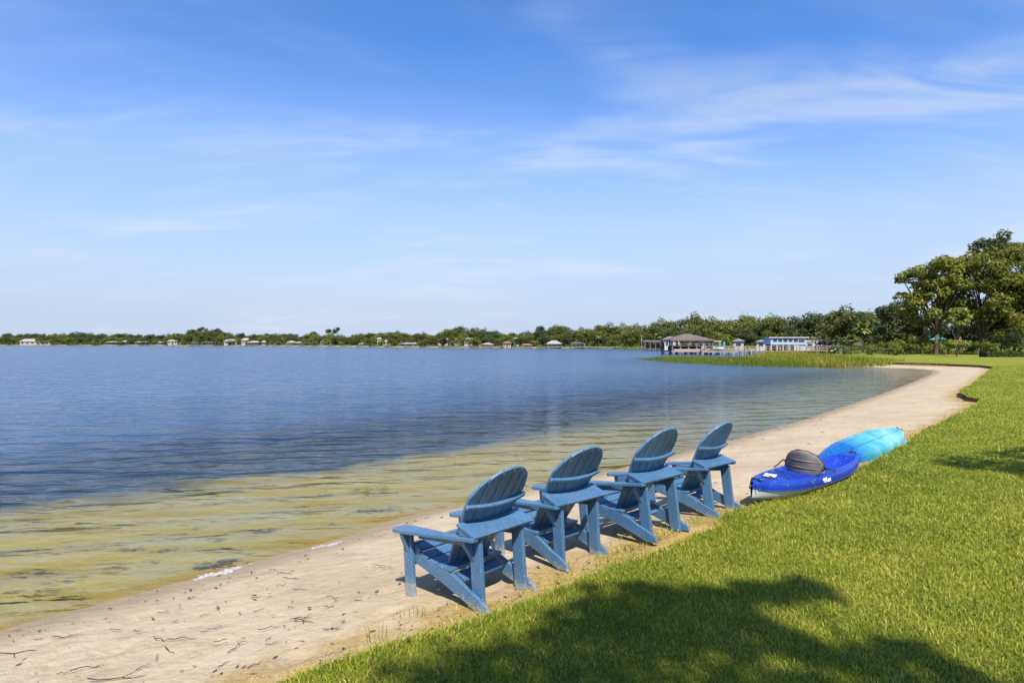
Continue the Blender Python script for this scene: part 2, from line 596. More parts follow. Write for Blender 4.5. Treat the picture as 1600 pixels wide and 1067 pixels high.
def mat_ground():
    m, n, l, out = new_mat('sand_and_lake_bed')
    tc = N(n, 'ShaderNodeTexCoord')

    def noise(scale, detail=5, dist=0.0, stretch=None, rough=0.55):
        z = N(n, 'ShaderNodeTexNoise')
        z.inputs['Scale'].default_value = scale
        z.inputs['Detail'].default_value = detail
        z.inputs['Distortion'].default_value = dist
        z.inputs['Roughness'].default_value = rough
        if stretch:
            mp = N(n, 'ShaderNodeMapping')
            mp.inputs['Rotation'].default_value = (0, 0, R(stretch[0]))
            mp.inputs['Scale'].default_value = (stretch[1], stretch[2], 1)
            l.new(tc.outputs['Object'], mp.inputs[0])
            l.new(mp.outputs[0], z.inputs['Vector'])
        else:
            l.new(tc.outputs['Object'], z.inputs['Vector'])
        return z.outputs['Fac']

    def rng(v, a, b, c=0.0, d=1.0):
        r = N(n, 'ShaderNodeMapRange')
        r.interpolation_type = 'SMOOTHSTEP'
        for k, x in zip(('From Min', 'From Max', 'To Min', 'To Max'), (a, b, c, d)):
            r.inputs[k].default_value = x
        l.new(v, r.inputs['Value'])
        return r.outputs[0]

    def mix(fac, a, b):
        x = N(n, 'ShaderNodeMix', data_type='RGBA')
        if isinstance(fac, float): x.inputs['Factor'].default_value = fac
        else: l.new(fac, x.inputs['Factor'])
        for k, c in (('A', a), ('B', b)):
            if isinstance(c, tuple): x.inputs[k].default_value = (*c, 1)
            else: l.new(c, x.inputs[k])
        return x.outputs['Result']

    def math_(op, a, b):
        x = N(n, 'ShaderNodeMath', operation=op)
        for i, c in enumerate((a, b)):
            if isinstance(c, float): x.inputs[i].default_value = c
            else: l.new(c, x.inputs[i])
        return x.outputs[0]
    s = N(n, 'ShaderNodeAttribute', attribute_name='shore').outputs['Fac']
    e = N(n, 'ShaderNodeAttribute', attribute_name='lawn_dist').outputs['Fac']
    wd = N(n, 'ShaderNodeAttribute', attribute_name='weed').outputs['Fac']
    fg = N(n, 'ShaderNodeAttribute', attribute_name='far_grass').outputs['Fac']
    big = noise(0.9, 5)
    fine = noise(26, 6, 0, None, 0.7)
    grain = noise(180, 3)
    sand = mix(rng(big, 0.3, 0.7), (0.405, 0.31, 0.195), (0.48, 0.38, 0.25))
    sand = mix(rng(fine, 0.5, 0.82, 0, 0.35), sand, (0.25, 0.175, 0.105))
    sand = mix(rng(grain, 0.56, 0.8, 0, 0.3), sand, (0.21, 0.15, 0.095))
    sand = mix(rng(noise(4.5, 6, 0.5, None, 0.7), 0.50, 0.72, 0, 0.45), sand, (0.29, 0.215, 0.135))
    sand = mix(rng(noise(1.6, 7, 0.8, (42, 0.5, 2.4), 0.7), 0.55, 0.70, 0, 0.5), sand, (0.26, 0.19, 0.12))
    # straw and dead runners towards the turf
    ew = math_('ADD', e, math_('MULTIPLY', math_('SUBTRACT', noise(2.2, 6), 0.5), 1.3))
    straw = mix(rng(noise(45, 5, 1.5), 0.35, 0.65), (0.23, 0.145, 0.045), (0.42, 0.29, 0.10))
    sand = mix(rng(ew, 0.05, 0.75, 0.95, 0.0), sand, straw)
    # wet margin
    sw = math_('ADD', s, math_('MULTIPLY', math_('SUBTRACT', noise(1.4, 4), 0.5), 0.5))
    wet = mix(0.7, sand, (0.20, 0.15, 0.09))
    sand = mix(rng(sw, 0.05, 0.75, 0.95, 0.0), sand, wet)
    # lake bed : ochre algae on sand, ripple marks, dark weed beds further out
    bedn = noise(1.0, 5, 0.6, (16, 0.5, 2.4))
    bed = mix(rng(bedn, 0.36, 0.62), (0.29, 0.22, 0.035), (0.36, 0.295, 0.09))
    bed = mix(rng(noise(0.45, 4), 0.45, 0.65), bed, (0.31, 0.27, 0.115))
    bed = mix(rng(noise(3.2, 7, 1.2, (20, 0.6, 2.2)), 0.62, 0.72, 0, 0.4), bed, (0.13, 0.105, 0.045))
    edge = mix(rng(s, -0.42, -0.06), bed, (0.33, 0.215, 0.03))
    bed = edge
    cv = N(n, 'ShaderNodeAttribute', attribute_name='cove').outputs['Fac']
    bed = mix(cv, bed, (0.15, 0.15, 0.12))
    bed = mix(wd, bed, (0.032, 0.055, 0.085))
    col = mix(rng(s, -0.06, 0.03), bed, sand)
    gr = mix(rng(noise(0.05, 5), 0.35, 0.65), (0.06, 0.08, 0.02), (0.12, 0.13, 0.035))
    col = mix(fg, col, gr)
    p = N(n, 'ShaderNodeBsdfPrincipled')
    l.new(col, p.inputs['Base Color'])
    p.inputs['Roughness'].default_value = 0.92
    p.inputs['Specular IOR Level'].default_value = 0.15
    hgt = math_('ADD', math_('ADD', math_('MULTIPLY', noise(2.6, 4), 0.05), math_('MULTIPLY', noise(8, 6), 0.035)), math_('MULTIPLY', fine, 0.012))
    hgt = math_('ADD', hgt, math_('MULTIPLY', grain, 0.002))
    b = N(n, 'ShaderNodeBump')
    b.inputs['Distance'].default_value = 1.0
    b.inputs['Strength'].default_value = 0.9
    l.new(hgt, b.inputs['Height'])
    l.new(b.outputs[0], p.inputs['Normal'])
    l.new(p.outputs[0], out.inputs[0])
    return m


me = mesh_np('beach_ground', np.column_stack([GP, gz2]), quads, mat_ground(),
             {'shore': gs, 'lawn_dist': lsd, 'weed': weed, 'far_grass': far_grass, 'cove': np.clip((GP[:, 0] - 1.0) / 6.0, 0, 0.85)}, True)
tag(link('beach_ground', me), 'pale sand beach running down into the shallow lake bed', 'beach', kind='structure')


def mat_water():
    m, n, l, out = new_mat('lake_water')
    tc = N(n, 'ShaderNodeTexCoord')

    def nz(scale, rot, sx, sy, detail=3, dist=0.3):
        mp = N(n, 'ShaderNodeMapping')
        mp.inputs['Rotation'].default_value = (0, 0, R(rot))
        mp.inputs['Scale'].default_value = (sx, sy, 1)
        l.new(tc.outputs['Object'], mp.inputs[0])
        z = N(n, 'ShaderNodeTexNoise')
        z.inputs['Scale'].default_value = scale
        z.inputs['Detail'].default_value = detail
        z.inputs['Distortion'].default_value = dist
        l.new(mp.outputs[0], z.inputs['Vector'])
        return z.outputs['Fac']

    def mul(a, k):
        x = N(n, 'ShaderNodeMath', operation='MULTIPLY')
        l.new(a, x.inputs[0])
        if isinstance(k, float): x.inputs[1].default_value = k
        else: l.new(k, x.inputs[1])
        return x.outputs[0]

    def add(a, b):
        x = N(n, 'ShaderNodeMath', operation='ADD')
        l.new(a, x.inputs[0])
        l.new(b, x.inputs[1])
        return x.outputs[0]
    dp = N(n, 'ShaderNodeAttribute', attribute_name='depth').outputs['Fac']
    h1 = mul(nz(1.0, -14, 0.65, 1.8, 2, 0.6), 0.16)     # long ripples rolling to the beach
    wt = N(n, 'ShaderNodeTexWave', wave_type='BANDS', bands_direction='Y', wave_profile='SIN')
    wt.inputs['Scale'].default_value = 0.36
    wt.inputs['Distortion'].default_value = 5.0
    wt.inputs['Detail'].default_value = 2.0
    wt.inputs['Detail Scale'].default_value = 0.45
    mpw = N(n, 'ShaderNodeMapping')
    mpw.inputs['Rotation'].default_value = (0, 0, R(-14))
    l.new(tc.outputs['Object'], mpw.inputs[0])
    l.new(mpw.outputs[0], wt.inputs['Vector'])
    near_ = N(n, 'ShaderNodeMapRange')
    near_.inputs['From Min'].default_value = 0.35
    near_.inputs['From Max'].default_value = 2.3
    near_.inputs['To Min'].default_value = 0.048
    near_.inputs['To Max'].default_value = 0.0
    l.new(dp, near_.inputs['Value'])
    h0 = mul(mul(wt.outputs['Fac'], near_.outputs[0]), nz(1.0, -14, 0.5, 0.5, 2, 0.0))
    h2 = mul(nz(1.0, -22, 2.6, 5.5, 3, 0.4), 0.044)
    h3 = mul(nz(1.0, 8, 6.0, 14.0, 3, 0.2), 0.010)
    hL = mul(nz(1.0, -9, 0.30, 0.85, 3, 0.6), 0.18)      # broader swells and gust lanes further out
    h3 = add(h3, hL)
    amp = N(n, 'ShaderNodeMapRange')
    amp.inputs['From Max'].default_value = 0.5
    amp.inputs['To Min'].default_value = 0.36
    amp.inputs['To Max'].default_value = 1.0
    l.new(dp, amp.inputs['Value'])
    hh = add(h0, mul(add(add(h1, h2), h3), amp.outputs[0]))
    b = N(n, 'ShaderNodeBump')
    b.inputs['Distance'].default_value = 1.0
    b.inputs['Strength'].default_value = 1.0
    l.new(hh, b.inputs['Height'])
    fr = N(n, 'ShaderNodeFresnel')
    fr.inputs['IOR'].default_value = 1.333
    l.new(b.outputs[0], fr.inputs['Normal'])
    gl = N(n, 'ShaderNodeBsdfGlossy')
    rgh = N(n, 'ShaderNodeMapRange')                      # ripples too fine to resolve roughen the open water
    rgh.inputs['From Min'].default_value = 0.2
    rgh.inputs['From Max'].default_value = 1.8
    rgh.inputs['To Min'].default_value = 0.05
    rgh.inputs['To Max'].default_value = 0.17
    l.new(dp, rgh.inputs['Value'])
    l.new(rgh.outputs[0], gl.inputs['Roughness'])
    l.new(b.outputs[0], gl.inputs['Normal'])
    tr = N(n, 'ShaderNodeBsdfTransparent')
    tr.inputs['Color'].default_value = (0.93, 0.95, 0.88, 1)
    body = N(n, 'ShaderNodeBsdfDiffuse')                  # light scattered back by the deep, slightly turbid water
    body.inputs['Color'].default_value = (0.030, 0.080, 0.165, 1)
    turb = N(n, 'ShaderNodeMapRange')
    turb.interpolation_type = 'SMOOTHSTEP'
    turb.inputs['From Min'].default_value = 0.12
    turb.inputs['From Max'].default_value = 0.9
    l.new(dp, turb.inputs['Value'])
    mb = N(n, 'ShaderNodeMixShader')
    l.new(turb.outputs[0], mb.inputs[0])
    l.new(tr.outputs[0], mb.inputs[1])
    l.new(body.outputs[0], mb.inputs[2])
    mx = N(n, 'ShaderNodeMixShader')
    l.new(fr.outputs[0], mx.inputs[0])
    l.new(mb.outputs[0], mx.inputs[1])
    l.new(gl.outputs[0], mx.inputs[2])
    l.new(mx.outputs[0], out.inputs[0])
    return m


keep = (gzv[quads].min(1) < 0.03)
me = mesh_np('lake_water', np.column_stack([GP, np.zeros(len(GP))]), quads[keep], mat_water(), {'depth': np.maximum(-gzv, 0)}, True)
bm = bmesh.new()
bm.from_mesh(me)
bmesh.ops.delete(bm, geom=[v for v in bm.verts if not v.link_faces], context='VERTS')
bm.to_mesh(me)
bm.free()
tag(link('lake_water', me), 'blue rippled lake, clear and yellow in the shallows', 'lake', kind='structure')

# ---------------------------------------------------------------- lawn sheet with its eroded edge
LZ = 0.5


def lawn_h(P, e=None):
    r = np.hypot(P[:, 0], P[:, 1])
    e = seg_dist(P, np.array(LAWN_EDGE)) if e is None else e
    far = np.clip((P[:, 1] - 44) / 8, 0, 1) * np.clip((44 - P[:, 0]) / 8, 0, 1)
    return LZ + vnoise(P, 0.25, 3.0, 2) * 0.035 * np.clip(e / 1.5, 0, 1) + np.clip((P[:, 0] - 6) * 0.0035, 0, 0.3) * np.clip(e / 4, 0, 1) - 0.045 * np.exp(-e / 0.18)


rg = np.random.default_rng(5)
ring = np.geomspace(1.2, 220, 70)
pts = []
for k, r_ in enumerate(ring):
    n_ = 90
    a = np.radians(np.linspace(-180, 180, n_, endpoint=False) + rg.uniform(0, 4))
    pts.append(np.stack([np.sin(a) * r_, np.cos(a) * r_], -1))
pts.append(np.array([[0.0, 0.0]]))
pts = np.concatenate(pts)
okp = inside(pts, LAWN) & (seg_dist(pts, LAWN, True) > 0.03 * np.maximum(1, np.hypot(pts[:, 0], pts[:, 1])))
pts = pts[okp]
# a second row of points just inside the edge gives it its rounded lip
lip = []
E_ = np.array(LAWN_EDGE_F)
tn = np.gradient(E_, axis=0)
tn /= np.linalg.norm(tn, axis=1)[:, None] + 1e-9
nin = np.stack([tn[:, 1], -tn[:, 0]], -1)        # to the right of travel = inland
for off in (0.12, 0.3):
    q = E_ + nin * off * np.clip(np.hypot(E_[:, 0], E_[:, 1]) / 8, 1, 4)[:, None]
    q = q[inside(q, LAWN) & (seg_dist(q, LAWN, True) > off * 0.75)]
    lip.append(q[::1])
allp = np.concatenate([LAWN] + lip + [pts])
nb = len(LAWN)
res = delaunay_2d_cdt([Vector(p) for p in allp], [(i, (i + 1) % nb) for i in range(nb)], [], 1, 1e-5)
vp = np.array([tuple(v) for v in res[0]])
tri = [f for f in res[2]]
hz = lawn_h(vp)
me = bpy.data.meshes.new('lawn')
V = [(float(p[0]), float(p[1]), float(z)) for p, z in zip(vp, hz)]
me.from_pydata(V, [], [tuple(f) for f in tri])


def mat_lawn():
    m, n, l, out = new_mat('lawn_turf')
    tc = N(n, 'ShaderNodeTexCoord')

    def noise(s, d=5, rough=0.6):
        z = N(n, 'ShaderNodeTexNoise')
        z.inputs['Scale'].default_value = s
        z.inputs['Detail'].default_value = d
        z.inputs['Roughness'].default_value = rough
        l.new(tc.outputs['Object'], z.inputs['Vector'])
        return z.outputs['Fac']

    def mix(fac, a, b, lo, hi):
        r = N(n, 'ShaderNodeMapRange')
        r.inputs['From Min'].default_value = lo
        r.inputs['From Max'].default_value = hi
        l.new(fac, r.inputs['Value'])
        x = N(n, 'ShaderNodeMix', data_type='RGBA')
        l.new(r.outputs[0], x.inputs['Factor'])
        for k, c in (('A', a), ('B', b)):
            if isinstance(c, tuple): x.inputs[k].default_value = (*c, 1)
            else: l.new(c, x.inputs[k])
        return x.outputs['Result']
    c = mix(noise(0.5), (0.17, 0.195, 0.02), (0.25, 0.255, 0.03), 0.3, 0.7)
    c = mix(noise(5.5, 6, 0.7), c, (0.30, 0.26, 0.06), 0.5, 0.8)
    c = mix(noise(30, 4, 0.7), c, (0.085, 0.11, 0.018), 0.48, 0.72)
    p = N(n, 'ShaderNodeBsdfPrincipled')
    p.inputs['Roughness'].default_value = 0.95
    p.inputs['Specular IOR Level'].default_value = 0.1
    l.new(c, p.inputs['Base Color'])
    b = N(n, 'ShaderNodeBump')
    b.inputs['Distance'].default_value = 0.05
    l.new(noise(22, 6, 0.7), b.inputs['Height'])
    l.new(b.outputs[0], p.inputs['Normal'])
    l.new(p.outputs[0], out.inputs[0])
    return m


M['lawn'] = mat_lawn()
M['soil'] = simple('bank_soil', (0.10, 0.055, 0.03), (0.27, 0.17, 0.085), 0.95, 6, 0.03, 14, 0.1)
me.materials.append(M['lawn'])
for p_ in me.polygons: p_.use_smooth = True
bm = bmesh.new()
bm.from_mesh(me)
bmesh.ops.recalc_face_normals(bm, faces=bm.faces)
if sum(f.normal.z for f in bm.faces) < 0: bmesh.ops.reverse_faces(bm, faces=bm.faces)
bm.to_mesh(me)
bm.free()
lawn = tag(link('lawn', me), 'short yellow-green lawn beside the beach', 'lawn', kind='structure')
# soil bank under the edge
rows = []
hE = lawn_h(E_)
rs = random.Random(8)
top = [(E_[i, 0], E_[i, 1], hE[i] + 0.002) for i in range(len(E_))]
mid, bot = [], []
for i in range(len(E_)):
    k = min(3.0, max(1.0, math.hypot(*E_[i]) / 10))
    under = rs.uniform(-0.01, 0.05) * k
    mid.append((E_[i, 0] + nin[i, 0] * under, E_[i, 1] + nin[i, 1] * under, hE[i] - 0.07))
    u2 = rs.uniform(-0.05, 0.01) * k
    bot.append((E_[i, 0] + nin[i, 0] * u2, E_[i, 1] + nin[i, 1] * u2, 0.15))
mb = MB()
mb.grid([top, mid, bot])
mb.build('soil_bank', M['soil'], lawn)


def blades(P, Z, hgt, wid, lean, var, rng, name, mat, base_sink=0.01):
    """grass-like blades: 5 vertices, 3 triangles each, bent to one side"""
    n = len(P)
    a = rng.uniform(0, 2 * math.pi, n)
    dx, dy = np.cos(a), np.sin(a)
    b = rng.uniform(0, 2 * math.pi, n)
    lx, ly = np.cos(b) * lean * hgt, np.sin(b) * lean * hgt
    z0 = Z - base_sink
    V = np.zeros((n, 5, 3))
    for k, (t, w) in enumerate([(0, 0.8), (0, -0.8), (0.55, 1.0), (0.55, -1.0), (1.0, 0)]):
        V[:, k, 0] = P[:, 0] + dx * wid * w / 2 + lx * t * t
        V[:, k, 1] = P[:, 1] + dy * wid * w / 2 + ly * t * t
        V[:, k, 2] = z0 + (hgt + base_sink) * t * np.where(t == 1, np.sqrt(np.clip(1 - (lean * 0.6) ** 2, 0.2, 1)), 1)
    base = np.arange(n)[:, None] * 5
    T = np.concatenate([base + np.array([0, 1, 3]), base + np.array([0, 3, 2]), base + np.array([2, 3, 4])], 0)
    return mesh_np(name, V.reshape(-1, 3), T, mat, {'var': np.repeat(var, 5)})


def lawn_blades():
    rng = np.random.default_rng(11)
    out = []
    D0, NE = 4.6, 8000
    edges = np.geomspace(1.3, 60, 60)
    for a, b in zip(edges[:-1], edges[1:]):
        mid_ = (a + b) / 2
        den = NE * min(1.0, (D0 / mid_) ** 2)
        area = R(112) * (b * b - a * a) / 2
        n = int(den * area)
        r_ = np.sqrt(rng.uniform(a * a, b * b, n))
        t_ = np.radians(rng.uniform(-58, 54, n))
        out.append(np.stack([np.sin(t_) * r_, np.cos(t_) * r_], -1))
    P = np.concatenate(out)
    P = P[inside(P, LAWN)]
    r_ = np.hypot(P[:, 0], P[:, 1])
    k = np.maximum(1.0, r_ / D0)
    n = len(P)
    patch = vnoise(P, 0.8, 4.0, 4)
    patch2 = vnoise(P, 3.5, 6.0, 3)
    hgt = rng.uniform(0.013, 0.038, n) * (1 + 0.3 * patch) * np.minimum(k, 1.15)
    wid = rng.uniform(0.0035, 0.0075, n) * np.minimum(k, 8) ** 0.85
    var = np.clip(0.42 + 0.34 * patch + 0.26 * patch2 + rng.normal(0, 0.2, n), 0, 0.8)
    dry = rng.uniform(0, 1, n) < (0.05 + 0.16 * np.clip(patch2 + patch, 0, 1))
    var = np.where(dry, rng.uniform(0.82, 1.0, n), var)
    e = seg_dist(P, np.array(LAWN_EDGE))
    hgt = np.where(e < 0.15, hgt * rng.uniform(1.0, 1.7, n), hgt)
    lean = rng.uniform(0.2, 1.1, n)
    # stragglers creeping out over the sand
    q = []
    for i in range(len(E_) - 1):
        d = math.hypot(*E_[i])
        if E_[i, 1] < 1 or d > 26: continue
        ns = int(46 * min(1, 6 / d))
        for _ in range(ns):
            o = -abs(rng.normal(0, 0.10)) * (1 + d / 20)
            t = rng.uniform(0, 1)
            q.append(E_[i] * (1 - t) + E_[i + 1] * t + nin[i] * o)
    q = np.array(q)
    nq = len(q)
    Z = np.concatenate([lawn_h(P, e), ground_z(q)[1]])
    rq = np.maximum(1, np.hypot(q[:, 0], q[:, 1]) / D0)
    P = np.concatenate([P, q])
    hgt = np.concatenate([hgt, rng.uniform(0.02, 0.06, nq)])
    wid = np.concatenate([wid, rng.uniform(0.003, 0.007, nq) * np.minimum(rq, 4)])
    var = np.concatenate([var, np.where(rng.uniform(0, 1, nq) < 0.55, rng.uniform(0.8, 1, nq), rng.uniform(0.3, 0.7, nq))])
    lean = np.concatenate([lean, rng.uniform(0.4, 1.3, nq)])
    return blades(P, Z, hgt, wid, lean, var, rng, 'grass', M['grass'])


g_ = link('grass', lawn_blades())
tag(g_, 'dense short grass blades covering the lawn', 'grass', kind='stuff')


def lawn_leaves():
    rng = np.random.default_rng(91)
    d = 1.8 * (22 / 1.8) ** rng.uniform(0, 1, 900)
    t = np.radians(rng.uniform(-50, 46, 900))
    P = np.stack([np.sin(t) * d, np.cos(t) * d], -1)
    P = P[inside(P, LAWN)]
    n = len(P)
    d = np.hypot(P[:, 0], P[:, 1])
    z = lawn_h(P) + 0.022
    ln = rng.uniform(0.01, 0.03, n) * np.clip(d / 8, 1, 1.8)
    wd = ln * rng.uniform(0.3, 0.6, n)
    a = rng.uniform(0, 6.28, n)
    ca, sa = np.cos(a), np.sin(a)
    V = np.zeros((n, 4, 3))
    for k, (p, q, h) in enumerate([(-1, 0, 0.0), (0, -1, 0.006), (1, 0, 0.002), (0, 1, 0.010)]):
        V[:, k, 0] = P[:, 0] + ca * p * ln - sa * q * wd
        V[:, k, 1] = P[:, 1] + sa * p * ln + ca * q * wd
        V[:, k, 2] = z + h
    me = mesh_np('fallen_leaves', V.reshape(-1, 3), np.arange(n)[:, None] * 4 + np.arange(4), M['litter'], {'var': np.repeat(rng.uniform(0.2, 1, n), 4)})
    tag(link('fallen_leaves', me), 'small dry brown leaves fallen among the lawn grass', 'leaves', kind='stuff')


lawn_leaves()


# ---------------------------------------------------------------- adirondack chairs
def mat_chair():
    m, n, l, out = new_mat('blue_chair_paint')
    tc = N(n, 'ShaderNodeTexCoord')
    geo = N(n, 'ShaderNodeNewGeometry')
    oi = N(n, 'ShaderNodeObjectInfo')
    ad = N(n, 'ShaderNodeVectorMath', operation='ADD')
    l.new(tc.outputs['Object'], ad.inputs[0])
    l.new(oi.outputs['Location'], ad.inputs[1])

    def noise(s, d=4, rough=0.6):
        z = N(n, 'ShaderNodeTexNoise')
        z.inputs['Scale'].default_value = s
        z.inputs['Detail'].default_value = d
        z.inputs['Roughness'].default_value = rough
        l.new(geo.outputs['Position'], z.inputs['Vector'])
        return z.outputs['Fac']

    def mix(fac, lo, hi, a, b, mx_=1.0):
        r = N(n, 'ShaderNodeMapRange')
        r.inputs['From Min'].default_value = lo
        r.inputs['From Max'].default_value = hi
        r.inputs['To Max'].default_value = mx_
        l.new(fac, r.inputs['Value'])
        x = N(n, 'ShaderNodeMix', data_type='RGBA')
        l.new(r.outputs[0], x.inputs['Factor'])
        for k, c in (('A', a), ('B', b)):
            if isinstance(c, tuple): x.inputs[k].default_value = (*c, 1)
            else: l.new(c, x.inputs[k])
        return x.outputs['Result']
    c = mix(noise(5), 0.3, 0.7, (0.036, 0.108, 0.20), (0.054, 0.145, 0.262))
    c = mix(noise(60, 3), 0.45, 0.75, c, (0.085, 0.18, 0.29), 0.6)
    c = mix(noise(1.7, 6, 0.7), 0.50, 0.75, c, (0.10, 0.17, 0.27), 0.55)      # sun fading
    c = mix(noise(110, 2, 0.5), 0.66, 0.70, c, (0.48, 0.49, 0.48), 0.8)      # bird and sand specks
    # sand dust splashed on the feet
    sp = N(n, 'ShaderNodeSeparateXYZ')
    l.new(geo.outputs['Position'], sp.inputs[0])
    ht = N(n, 'ShaderNodeMapRange')
    ht.inputs['From Min'].default_value = 0.44
    ht.inputs['From Max'].default_value = 0.62
    ht.inputs['To Min'].default_value = 1.0
    ht.inputs['To Max'].default_value = 0.0
    l.new(sp.outputs['Z'], ht.inputs['Value'])
    ml = N(n, 'ShaderNodeMath', operation='MULTIPLY_ADD')
    l.new(ht.outputs[0], ml.inputs[0])
    ml.inputs[1].default_value = 0.42
    l.new(noise(55, 6, 0.85), ml.inputs[2])
    c = mix(ml.outputs[0], 0.80, 0.93, c, (0.40, 0.36, 0.29), 0.68)
    p = N(n, 'ShaderNodeBsdfPrincipled')
    p.inputs['Roughness'].default_value = 0.42
    p.inputs['Specular IOR Level'].default_value = 0.85
    l.new(c, p.inputs['Base Color'])
    b = N(n, 'ShaderNodeBump')
    b.inputs['Distance'].default_value = 0.0012
    l.new(noise(90, 4), b.inputs['Height'])
    l.new(b.outputs[0], p.inputs['Normal'])
    l.new(p.outputs[0], out.inputs[0])
    return m


M['chair'] = mat_chair()
M['screw'] = simple('steel_screw', (0.55, 0.55, 0.55), (0.7, 0.7, 0.7), 0.35, 20, metal=0.9)


def make_chair():
    t = empty('adirondack_chair')
    c = M['chair']
    LW, TH = 0.318, 0.036
    RW = LW - 2 * TH + 0.002
    # legs
    for s in (-1, 1):
        for y0, y1, zt, zb, ox in ((-0.10, -0.005, 0.475, -0.02, LW), (-0.77, -0.665, 0.475, -0.02, RW)):
            xo, xi = s * ox, s * (ox - TH)
            mb = MB().box(((xo + xi) / 2, (y0 + y1) / 2, (zt + zb) / 2), (TH, y1 - y0, zt - zb))
            mb.build('leg', c, t, 0.006)
        # stringer : from under the front of the seat down to the ground behind
        top_ = [(0.0, 0.300), (0.0, 0.345), (-0.04, 0.365), (-0.12, 0.345), (-0.22, 0.285), (-0.34, 0.238), (-0.45, 0.225), (-0.50, 0.215), (-0.56, 0.185), (-0.66, 0.125),
                (-0.75, 0.082), (-0.83, 0.030), (-0.845, -0.015)]
        bot_ = [(-0.73, -0.015), (-0.60, 0.045), (-0.40, 0.13), (-0.2, 0.205), (-0.10, 0.24)]
        poly = top_ + bot_
        x0, x1 = (s * (LW - TH - 0.002), s * (RW + 0.002))
        MB().prism(poly, lambda a, b: (x0, a, b), lambda a, b: (x1, a, b)).build('stringer', c, t, 0.005)
    # seat slats following the dished stringer
    prof = [(0.012, 0.315, 75), (-0.045, 0.372, 8), (-0.122, 0.352, -24), (-0.20, 0.304, -30), (-0.285, 0.266, -20), (-0.37, 0.244, -10), (-0.455, 0.238, -2)]
    prof = [(y, z, a) for y, z, a in prof]
    for y, z, a in prof:
        w = 0.078
        Mx = Matrix.Rotation(R(-a), 3, 'X')
        MB().box((0, y, z), (2 * (LW - TH) - 0.006, w, 0.024), Mx).build('seat_slat', c, t, 0.005)
    MB().box((0, 0.006, 0.235), (2 * (LW - TH) - 0.012, 0.024, 0.075)).build('front_apron', c, t, 0.004)
    # arms
    for s in (-1, 1):
        out_ = [(0.345, -0.80), (0.350, -0.66), (0.362, -0.48), (0.376, -0.30), (0.386, -0.14), (0.386, 0.0), (0.378, 0.045), (0.355, 0.066)]
        in_ = [(0.255, 0.066), (0.232, 0.05), (0.226, 0.02), (0.232, -0.12), (0.250, -0.28), (0.272, -0.44), (0.285, -0.58), (0.285, -0.80)]
        poly = [(s * a, b) for a, b in out_ + in_]
        arm = MB().prism(poly, lambda a, b: (a, b, 0.478), lambda a, b: (a, b, 0.508)).build('arm', c, t, 0.007)
        # rail under the arm and brackets
        MB().box((s * (RW - 0.018), -0.382, 0.447), (0.030, 0.560, 0.060)).build('arm_rail', c, arm, 0.004)
        for y, ox, top_w in ((-0.055, LW, 0.055), (-0.690, RW, 0.085)):
            tri_ = [(ox + 0.001, 0.476), (ox + top_w, 0.476), (ox + top_w, 0.455), (ox + top_w * 0.45, 0.385), (ox + 0.001, 0.32)]
            MB().prism([(s * a, b) for a, b in tri_], lambda a, b: (a, y - 0.019, b), lambda a, b: (a, y + 0.019, b)).build('bracket', c, arm, 0.003)
    # backrest : fan of slats, slightly concave, on a plane leaning 31 degrees
    yb, zb = -0.365, 0.215
    lean = math.atan2(0.559, 0.754)
    L = math.hypot(0.559, 0.754)

    def bp(x, v, off=0.0):
        # x across, v along the back from its foot, off to the rear
        bow = -0.040 * (1 - (x / 0.31) ** 2)
        o = off
        y = yb - v * math.sin(lean) - (o - bow - 0.04) * math.cos(lean) - 0.0
        y = yb - v * math.sin(lean) - (o + 0.040 * (1 - (x / 0.31) ** 2) - 0.04) * math.cos(lean)
        z = zb + v * math.cos(lean) - (o + 0.040 * (1 - (x / 0.31) ** 2) - 0.04) * math.sin(lean)
        return Vector((x, y, z))

    def halfw(v):
        return 0.212 + 0.098 * min(1, v / 0.60)

    def top_at(x):
        # rounded crown
        return L - 0.43 * (1 - math.sqrt(max(0.0, 1 - (x / 0.335) ** 2))) - 0.0
    ns = 6
    for k in range(ns):
        gap = 0.014
        a0, a1 = -1 + 2 * k / ns, -1 + 2 * (k + 1) / ns

        def xa(a, v): return a * halfw(v)
        xm = (a0 + a1) / 2 * 0.31
        nu = 9
        rowsF, rowsB = [], []
        for i in range(nu + 1):
            tt = i / nu
            fr_, ba_ = [], []
            for j in range(3):
                a = a0 + (a1 - a0) * j / 2
                xx0 = a * 0.31
                vt = top_at(a * 0.31 * 0.985)
                v = -0.03 + (vt + 0.03) * tt
                x = xa(a, v) + (gap / 2 if j == 0 else (-gap / 2 if j == 2 else 0))
                fr_.append(bp(x, v, 0.0))
                ba_.append(bp(x, v, 0.022))
            rowsF.append(fr_)
            rowsB.append(ba_)
        mb = MB()
        P = [p for r in rowsF for p in r] + [p for r in rowsB for p in r]
        o = 3 * (nu + 1)
        fs = []
        for i in range(nu):
            for j in range(2):
                q = i * 3 + j
                fs.append((q, q + 1, q + 4, q + 3))
                fs.append((o + q, o + q + 3, o + q + 4, o + q + 1))
            fs.append((i * 3, i * 3 + 3, o + i * 3 + 3, o + i * 3))
            fs.append((i * 3 + 2, o + i * 3 + 2, o + i * 3 + 5, i * 3 + 5))
        for j in range(2):
            fs.append((j, o + j, o + j + 1, j + 1))
            e_ = nu * 3 + j
            fs.append((e_, e_ + 1, o + e_ + 1, o + e_))
        mb.add(P, fs).build('back_slat', c, t, 0.003, seg=1)
    # upper curved rail behind the slats
    vr = 0.615
    rows = []
